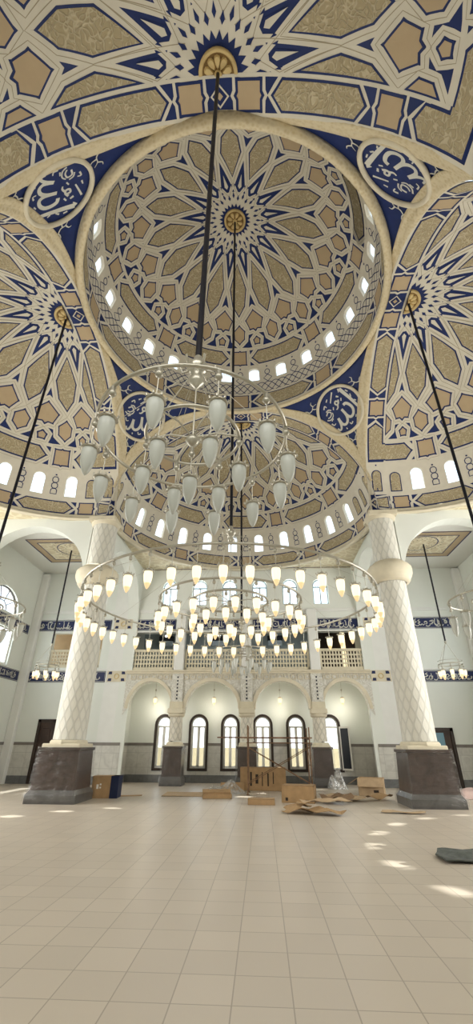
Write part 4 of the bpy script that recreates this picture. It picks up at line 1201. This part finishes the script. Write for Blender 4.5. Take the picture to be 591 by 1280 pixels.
def chandelier(loc, ztop, zhub, zring, zlamp, rings, label, lit, group, dim=(), rodr=.045, ringr=.021, centre=True, hubs=1.0):
    o = empty('chandelier', (loc[0], loc[1], zlamp), 0, label, 'chandelier', group)
    Z = lambda z: z-zlamp
    m = MB(); m.tube([(0,0,Z(ztop)), (0,0,Z(zhub))], rodr, 10); m.build('rod', M_rod, o)
    m = MB(); h = hubs
    m.lathe([(.02,.30*h),(.06*h,.24*h),(.05*h,.16*h),(.13*h,.10*h),(.15*h,.03*h),(.10*h,-.04*h),(.05*h,-.10*h),(.11*h,-.17*h),(.09*h,-.24*h),(.03*h,-.30*h),(.0,-.34*h)], 16, (0, 0, Z(zhub)))
    for k in range(6):
        a = 2*PI*k/6; m.tube([(.08*h*math.cos(a), .08*h*math.sin(a), Z(zhub)+.02), (.20*h*math.cos(a), .20*h*math.sin(a), Z(zhub)-.03), (.24*h*math.cos(a), .24*h*math.sin(a), Z(zhub)+.08)], [.018*h, .014*h, .02*h], 6)
    m.build('hub', M_silver, o)
    for r, n, ph, zr in rings:
        m = MB(); m.tube([(r*math.cos(2*PI*i/72), r*math.sin(2*PI*i/72), Z(zr)) for i in range(72)], ringr, 8, 0, True); m.build('ring', M_silver, o)
        m = MB(); nc = max(6, min(12, n//4))
        for k in range(nc):
            a = 2*PI*k/nc+.13; m.tube([(.05*math.cos(a), .05*math.sin(a), Z(zhub)), (r*math.cos(a), r*math.sin(a), Z(zr))], .0032, 5)
        m.build('suspension_wire', M_silver, o)
        for k in range(n):
            a = rad(ph+360*k/n)
            lamp(o, r*math.cos(a), r*math.sin(a), Z(zr)-.60, lit and (round(r, 2), k) not in dim)
    if centre:
        m = MB(); m.tube([(0,0,Z(zhub)), (0,0,Z(zlamp-.1)+.55)], .012, 6); m.lathe([(.0,.10),(.06,.06),(.09,.0),(.05,-.06),(0,-.09)], 14, (0, 0, Z(zring)-.05)); 
        for k in range(6):
            a = 2*PI*k/6; r1 = rings[-1][0]; m.tube([(0, 0, Z(zring)), (r1*.5*math.cos(a), r1*.5*math.sin(a), Z(zring)+.06), (r1*math.cos(a), r1*math.sin(a), Z(zring))], .012, 6)
        m.build('centre_stem', M_silver, o)
        lamp(o, 0, 0, Z(zlamp)-.15, lit)
    return o
zc = ZH+RH-.15
small_rings = [(1.12, 12, -98.4, 4.97), (.56, 6, -120, 4.97)]
chandelier((0, 0), ZM+RM-.2, 6.9, 4.97, 4.37, [(3.66, 48, 2.0, 4.97), (1.82, 24, 7.5, 4.97), (.97, 12, 28, 4.97)], 'huge three ring chandelier of glowing lamps under the main dome', True, None, dim={(3.66, 11)}, ringr=.028)
A = chandelier((0, -B-.04), zc, 6.1, 4.97, 4.37, small_rings, 'nearest unlit chandelier of frosted white lamps overhead', False, 'unlit two ring chandeliers')
for p, lb in (((0, B+.04), 'far unlit white chandelier hanging before the arcade'), ((-B-.04, 0), 'unlit chandelier cut off at the left edge'), ((B+.04, 0), 'unlit chandelier cut off at the right edge')):
    c = copy_tree(A); c.location = (p[0], p[1], 4.37); c['label'] = lb
def small_chandelier(x, y, label):
    zl = 4.42
    o = empty('corner_chandelier', (x, y, zl), 0, label, 'chandelier', 'small lit corner chandeliers')
    m = MB(); m.tube([(0,0,10.7-zl), (0,0,5.82-zl)], .04, 8); m.build('rod', M_rod, o)
    m = MB(); m.tube([(.5*math.cos(2*PI*i/40), .5*math.sin(2*PI*i/40), .46) for i in range(40)], .022, 8, 0, True); m.tube([(.5*math.cos(2*PI*i/40), .5*math.sin(2*PI*i/40), .60) for i in range(40)], .010, 6, 0, True); m.build('ring', M_silver, o)
    m = MB()
    for k in range(4):
        a = 2*PI*k/4+.3; m.tube([(0,0,5.85-zl), (.5*math.cos(a), .5*math.sin(a), .6)], .012, 5); m.tube([(.5*math.cos(a), .5*math.sin(a), .46), (.5*math.cos(a), .5*math.sin(a), .6)], .008, 5)
    m.lathe([(.0,.06),(.05,.03),(.06,-.02),(.02,-.08),(0,-.1)], 10, (0, 0, 5.85-zl)); m.build('hanger', M_silver, o)
    for k in range(8):
        a = 2*PI*(k+.5)/8; lamp(o, .5*math.cos(a), .5*math.sin(a), .04, True, ME_FIT_S, .95)
small_chandelier(-9.15, 9.45, 'small ring of glowing lamps in the far left corner')
small_chandelier(9.15, 9.45, 'small ring of glowing lamps in the far right corner')
for x, lb in ((-4.95, 'glowing pendant lamp in the leftmost arch'), (-1.78, 'glowing pendant lamp in the second arch from left'), (1.72, 'glowing pendant lamp in the third arch from left'), (4.98, 'glowing pendant lamp in the rightmost arch')):
    o = empty('pendant_lamp', (x, 13.75, 3.72), 0, lb, 'pendant lamp', 'pendant lamps in the arcade')
    m = MB(); m.tube([(0,0,.2), (0,0,4.84-3.72)], .008, 6); m.lathe([(0,.62),(.03,.6),(.045,.56),(.03,.52),(0,.5)], 10); m.lathe([(0,4.84-3.72),(.07,4.83-3.72),(.06,4.80-3.72),(0,4.79-3.72)], 12); m.lathe([(.0,.24),(.05,.22),(.10,.17),(.10,.15),(.06,.15)], 14); m.build('cord', M_silver, o)
    s_ = g.build('lamp_shade', [M_litdim, M_tip], o); s_.scale = (1.15, 1.15, 1.0)
    pl = bpy.data.lights.new('pendant_glow', 'POINT'); pl.energy = 19; pl.color = (1, .93, .78); pl.shadow_soft_size = .12
    po = bpy.data.objects.new('pendant_glow', pl); COL.objects.link(po); po.location = (x, 13.75, 3.35)

# ------------------------------------------------------------------ building clutter
def carton(name, loc, rz, sx, sy, sz, mat, label, cat='cardboard box', flaps=(), open_top=True, prints=(), group=None, navy_side=False):
    o = empty(name, loc, rad(rz), label, cat, group)
    m = MB(); t = .012; a, b = sx/2, sy/2
    m.box(-a, a, -b, b, 0, t); m.box(-a, a, -b, -b+t, 0, sz); m.box(-a, a, b-t, b, 0, sz); m.box(-a, -a+t, -b, b, 0, sz); m.box(a-t, a, -b, b, 0, sz)
    if not open_top: m.box(-a, a, -b, b, sz-t, sz); m.box(-.03, .03, -b-.002, b+.002, sz-.004, sz+.003)
    m.build('carton_body', mat, o)
    for side, ang in flaps:      # (0..3, angle from upright in degrees)
        q = MB(); ln = (sx if side % 2 == 0 else sy); dp = (sy if side % 2 == 0 else sx)*.45
        q.box(-ln/2, ln/2, 0, t, 0, dp); p = q.build('flap', mat, o)
        p.location = {0: (0, -b, sz), 1: (a, 0, sz), 2: (0, b, sz), 3: (-a, 0, sz)}[side]
        p.rotation_euler = Matrix.Rotation(side*PI/2, 3, 'Z').to_euler(); p.rotation_euler = (Matrix.Rotation(side*PI/2, 3, 'Z') @ Matrix.Rotation(rad(ang), 3, 'X')).to_euler()
    if prints:
        for x0, x1, z0, z1 in prints:
            q = MB(); q.box(x0*sx-a, x1*sx-a, -b-.004, -b, z0*sz, z1*sz); q.build('print', M_print if not navy_side else M_printw, o)
    if navy_side:
        q = MB(); q.box(a-.28, a+.004, -b-.005, b+.005, 0, sz); q.build('navy_end', M_blueprint, o)
    return o
def sheet(name, loc, rz, pts, mat, label, cat, bend=.03, th=.012, group=None, tilt=(0, 0), seed=1, folds=0):
    """a creased sheet lying on the floor: outline pts in metres, lightly buckled"""
    rnd = random.Random(seed)
    m = MB(); f1 = rnd.uniform(2, 4); f2 = rnd.uniform(2, 4); p1, p2 = rnd.uniform(0, 6), rnd.uniform(0, 6)
    def hgt(x, y): return .45*bend*(1+math.sin(f1*x+p1)*math.cos(f2*y+p2))+1.3*folds*abs(((x*1.3+y*.7+p1) % 1)-.5)+.6*folds*abs(((x*.5-y*1.6+p2) % 1)-.5)
    def top(a, b, off): return (a, b, hgt(a, b)+th+off)
    def botm(a, b, off): return (a, b, hgt(a, b))
    m.skin([pts], top, 0, 0, .16); m.skin([pts], botm, 0, 1, .16)
    n = len(pts)
    for i in range(n):
        a, b = pts[i], pts[(i+1) % n]; k = 8
        for j in range(k):
            u = (a[0]+(b[0]-a[0])*j/k, a[1]+(b[1]-a[1])*j/k); v = (a[0]+(b[0]-a[0])*(j+1)/k, a[1]+(b[1]-a[1])*(j+1)/k)
            m.add([botm(*u, 0), botm(*v, 0), top(*v, 0), top(*u, 0)], [(0, 1, 2, 3)], 0)
    o = m.build(name, [mat, M_cardin if mat in (M_card, M_card2) else mat]); o.location = loc; o.rotation_euler = (rad(tilt[0]), rad(tilt[1]), rad(rz))
    tag(o, label, cat, group); return o
carton('cardboard_box', (-5.0, 7.5, 0), 4, .95, .62, .68, M_card, 'brown box with navy end beside the left column plinth', prints=((.18,.26,.42,.62),(.30,.36,.44,.52),(.30,.36,.58,.66)), open_top=False, navy_side=True)
sheet('cardboard_sheet', (-4.35, 8.1, 0), 20, [(-.5,-.15),(.5,-.2),(.55,.12),(-.4,.18)], M_card, 'small torn cardboard piece right of the navy ended box', 'cardboard sheet', .015, seed=3)
sheet('cardboard_sheet', (-2.25, 8.75, 0), 0, [(-.80,-.75),(.95,-.7),(1.0,.85),(-.9,.95)], M_card2, 'large flat cardboard sheet on the floor left of the scaffold', 'cardboard sheet', .02, seed=4)
carton('cardboard_box', (-.95, 7.75, 0), 8, 1.05, .55, .14, M_card, 'shallow open cardboard tray at the end of the flat sheet', flaps=((2, 70),))
carton('cardboard_box', (.75, 10.9, 0), -4, 1.95, .5, .85, M_card, 'widest upright brown box behind the scaffold', open_top=False, prints=((.22,.26,.2,.8),(.34,.40,.3,.7),(.48,.50,.2,.8),(.60,.63,.2,.75),(.72,.74,.3,.8)))
sheet('cardboard_sheet', (-.62, 10.42, .02), 12, [(-.55,-.25),(.5,-.3),(.6,.3),(-.4,.35)], M_card, 'cardboard sheet leaning behind the plastic heap', 'cardboard sheet', .06, tilt=(52, 0), seed=6)
carton('cardboard_box', (.68, 6.1, 0), -1, .88, .5, .16, M_card, 'thin flat brown carton in front of the scaffold', open_top=False)
carton('cardboard_box', (1.98, 6.85, 0), -12, 1.1, .75, .50, M_card, 'closed brown box right of the thin flat carton', open_top=False, prints=((.12,.2,.12,.3),(.72,.86,.12,.2)))
for i, (x, y, rz, P, bd, fo, mt, lb) in enumerate([
    (2.15, 4.05, -12, [(-.85,-.3),(.7,-.45),(.95,-.1),(.3,.25),(-.6,.35)], .03, .17, M_card, 'crumpled cardboard lying nearest in the middle of the floor'),
    (2.55, 4.62, 24, [(-.8,-.25),(.8,-.3),(.7,.3),(-.7,.25)], .03, .10, M_card2, 'pale cardboard flap on top of the crumpled pile'),
    (1.75, 4.65, 60, [(-.45,-.2),(.5,-.25),(.4,.2),(-.4,.25)], .06, .2, M_card, 'folded dark cardboard scrap at the pile left end'),
    (3.15, 6.55, 15, [(-.5,-.4),(.55,-.35),(.5,.4),(-.45,.35)], .08, .26, M_cardin, 'dark broken carton beside the closed brown box'),
    (3.6, 7.45, -20, [(-.75,-.35),(.8,-.3),(.7,.35),(-.7,.4)], .05, .14, M_card2, 'pale opened carton lying between box and scaffold'),
    (3.6, 8.5, 5, [(-.6,-.3),(.6,-.35),(.5,.3),(-.5,.3)], .05, .08, M_card2, 'pale flat cardboard behind the opened carton'),
    (4.75, 4.35, -8, [(-.62,-.12),(.6,-.16),(.65,.12),(-.55,.2)], .03, .05, M_card2, 'long narrow cardboard strip left of the right plinth'),
    (4.85, 7.6, 10, [(-.4,-.25),(.45,-.2),(.4,.25),(-.4,.25)], .08, .2, M_card, 'small crumpled cardboard at the foot of the right plinth'),
    ]):
    sheet('cardboard_sheet', (x, y, (0, .2, 0, 0, 0, 0, 0, 0)[i]), rz, P, mt, lb, 'cardboard sheet', bd, seed=20+i, folds=fo)
carton('cardboard_box', (5.0, 9.3, 0), -18, .95, .7, .58, M_card2, 'open pale cardboard box by the right plinth', flaps=((0, 150), (3, 120), (2, 100)), prints=((.6,.8,.2,.35),))
sheet('cloth', (4.25, -1.15, 0), 6, [(-.52,-.42),(.85,-.5),(1.0,.45),(-.25,.5),(-.5,.05)], M_mat, 'dark grey cloth lying flat on the near floor at right', 'cloth', .012, .02, seed=9, folds=.05)
# heap of clear sheeting
rnd = random.Random(3); m = MB(); n = 26; V = []
for j in range(n+1):
    for i in range(n+1):
        u, v = -1+2*i/n, -1+2*j/n; e = max(0, 1-u*u)*max(0, 1-v*v)
        V.append((u*.85, v*.5, .02+.36*e*(.75+.35*math.sin(5*u+2*v)+.15*math.cos(9*v-4*u))+rnd.uniform(0, .05)*e))
m.add(V, [(j*(n+1)+i, j*(n+1)+i+1, (j+1)*(n+1)+i+1, (j+1)*(n+1)+i) for j in range(n) for i in range(n)], 0, True)
o = m.build('plastic_sheet', M_film2, None, (-.75, 9.55, 0)); tag(o, 'crumpled heap of milky plastic sheeting left of the scaffold', 'plastic sheet')
m = MB(); V = []
for j in range(n+1):
    for i in range(n+1):
        u, v = -1+2*i/n, -1+2*j/n; e = max(0, 1-u*u)*max(0, 1-v*v)
        V.append((u*.45, v*.3, .01+.75*e*(.8+.3*math.sin(6*u+3*v))+rnd.uniform(0, .04)*e))
m.add(V, [(j*(n+1)+i, j*(n+1)+i+1, (j+1)*(n+1)+i+1, (j+1)*(n+1)+i) for j in range(n) for i in range(n)], 0, True)
o = m.build('plastic_sheet', M_film2, None, (4.05, 11.9, 0)); tag(o, 'milky plastic sheet slumped at the foot of the right arcade plinth', 'plastic sheet')
m = MB(); V = []
for j in range(n+1):
    for i in range(n+1):
        u, v = -1+2*i/n, -1+2*j/n; e = max(0, 1-u**4)*max(0, 1-v**4)
        V.append((u*.5, v*.4, .01+.34*e*(.85+.12*math.sin(4*u+3*v))))
m.add(V, [(j*(n+1)+i, j*(n+1)+i+1, (j+1)*(n+1)+i+1, (j+1)*(n+1)+i) for j in range(n) for i in range(n)], 0, True)
o = m.build('wrapped_bundle', M_pink, None, (8.45, 8.6, 0)); tag(o, 'pale pink bundle on the floor behind the right plinth', 'bundle')
# scaffold
o = empty('scaffold', (1.4, 9.4, 0), 0, 'rusty tube scaffold with a plank deck in front of the arcade', 'scaffold')
px, py, hz = 1.25, .55, 2.42
for sx in (-1, 1):
    for sy in (-1, 1):
        m = MB(); m.tube([(sx*px, sy*py, .03), (sx*px, sy*py, hz if sx < 0 else 2.35)], .026, 8); m.box(sx*px-.06, sx*px+.06, sy*py-.06, sy*py+.06, 0, .03); m.build('upright', M_rust, o)
m = MB()
for sx in (-1, 1):
    for z in (.35, 1.0, 1.62, 1.92): m.tube([(sx*px, -py, z), (sx*px, py, z)], .02, 8)
    m.tube([(sx*px, -py, 1.0), (sx*px, py, 1.62)], .014, 6)
m.build('ladder_rung', M_rust, o)
for sy in (-1, 1):
    m = MB(); m.tube([(-px, sy*py, 1.62), (px, sy*py, .35)], .016, 6); m.tube([(-px, sy*py, .35), (px, sy*py, 1.62)], .016, 6); m.build('cross_brace', M_rust, o)
    m = MB(); m.tube([(-px-.05, sy*py, 1.78), (px+.1, sy*py, 1.78)], .018, 8); m.build('ledger', M_rust, o)
for k in range(3):
    m = MB(); m.bevbox(-px-(1.25 if k == 0 else .15), px+.12, -.5+k*.35, -.5+k*.35+.30, 1.945, 1.99, .008); m.build('deck_plank', M_plank, o)
# outside the far windows
m = MB(); m.box(-40, 40, 24, 24.4, -.12, 1.5); struct(m.build('wall_garden', M_ext))
o = empty('tree', (-8.6, 22, -.12), 0, 'green tree seen through the far left arcade window', 'tree')
m = MB(); m.tube([(0,0,0), (.05,0,1.2), (0,.05,2.2)], [.16, .12, .08], 8); m.build('trunk', M_plank, o)
m = MB(); rnd = random.Random(5)
for k in range(500):
    a, b, r = rnd.uniform(0, 2*PI), rnd.uniform(-1, 1), 1.5*rnd.random()**.4
    c = Vector((r*math.cos(a)*math.sqrt(1-b*b), r*math.sin(a)*math.sqrt(1-b*b), 2.6+r*b)); u = Vector((rnd.uniform(-1,1), rnd.uniform(-1,1), rnd.uniform(-1,1))).normalized()*.2; w = u.orthogonal().normalized()*.12
    m.add([c-u, c+w, c+u, c-w], [(0, 1, 2, 3)], 0)
m.build('crown', M_leaf, o)

# ------------------------------------------------------------------ added fill lights out of view, then sun and window daylight
for q in (-1, 1):
    ld = bpy.data.lights.new('side_fill_light', 'AREA'); ld.shape = 'RECTANGLE'; ld.size = 8.6; ld.size_y = 6.4  # added fill in front of the closed exedra walls, no window there
    ld.energy = 900; ld.color = (1.0, .975, .93)
    lo_ = bpy.data.objects.new('side_fill_light', ld); COL.objects.link(lo_); lo_.location = (q*12.8, 2.0, 5.2); lo_.rotation_euler = (0, q*PI/2, 0)
ld = bpy.data.lights.new('near_fill_light', 'AREA'); ld.shape = 'RECTANGLE'; ld.size = 11; ld.size_y = 3.2; ld.energy = 450; ld.color = (1.0, .985, .95)  # added to brighten the far wall; the near wall has no opening
lo_ = bpy.data.objects.new('near_fill_light', ld); COL.objects.link(lo_); lo_.location = (0, -12.6, 8.6); lo_.rotation_euler = (PI/2-rad(30), 0, 0)
sn = bpy.data.lights.new('sun', 'SUN'); sn.energy = 5; sn.angle = rad(.6); sn.color = (1.0, .97, .90)
so = bpy.data.objects.new('sun', sn); COL.objects.link(so); so.rotation_euler = Vector((8.5, -1.0, -19)).to_track_quat('-Z', 'Y').to_euler(); so.location = (-12, 2, 30)
def window_light(loc, sx, sy, rot, watts):
    ld = bpy.data.lights.new('window_light', 'AREA'); ld.shape = 'RECTANGLE'; ld.size = sx; ld.size_y = sy; ld.energy = watts; ld.color = (.93, .97, 1.0)
    o = bpy.data.objects.new('window_light', ld); COL.objects.link(o); o.location = loc; o.rotation_euler = rot
for x in wx: window_light((x, W+.34, 9.45), .84, 1.44, (-PI/2, 0, 0), 26)
for q in (-1, 1):
    window_light((q*(SX+.4), 9.7, 6.05), 1.7, 2.9, (0, q*PI/2, 0), 75)
    window_light((q*(SX+.4), 9.62, 8.2), 1.1, 2.7, (0, q*PI/2, 0), 45)
# ------------------------------------------------------------------ camera, light, view
F_PX = 529.17
pit, yaw, roll = rad(28.7605), rad(3.2722), rad(.328)
fwd = Vector((-math.sin(yaw)*math.cos(pit), math.cos(yaw)*math.cos(pit), math.sin(pit)))
rgt = Vector((math.cos(yaw), math.sin(yaw), 0)); upv = rgt.cross(fwd)
r2 = rgt*math.cos(roll)+upv*math.sin(roll); u2 = -rgt*math.sin(roll)+upv*math.cos(roll)
cam = bpy.data.cameras.new('camera'); co = bpy.data.objects.new('camera', cam); COL.objects.link(co)
R3 = Matrix((r2, u2, -fwd)).transposed()
co.matrix_world = Matrix.Translation((.7638, -10.745, 1.72)) @ R3.to_4x4()
cam.sensor_fit = 'VERTICAL'; cam.sensor_height = 36; cam.lens = 36*F_PX/1280; cam.clip_end = 300
sc.camera = co
wd = bpy.data.worlds.new('sky'); sc.world = wd; wd.use_nodes = True; nt = wd.node_tree
bg = nt.nodes['Background']
tc = N(nt, 'ShaderNodeTexCoord'); sp = N(nt, 'ShaderNodeSeparateXYZ'); L(nt, tc.outputs['Generated'], sp.inputs[0])
rc = ramp(nt, math2(nt, 'ADD', math2(nt, 'MULTIPLY', sp.outputs['Z'], .5), .5), [(.44, (.80, .72, .58)), (.5, (.98, .97, .95)), (.60, (.86, .93, .98)), (.85, (.70, .83, .94))])
L(nt, rc, bg.inputs['Color']); bg.inputs['Strength'].default_value = 1.9
sc.view_settings.view_transform = 'Standard'; sc.view_settings.look = 'None'; sc.view_settings.gamma = 1; sc.view_settings.use_curve_mapping = False
sc.view_settings.exposure = 0.25
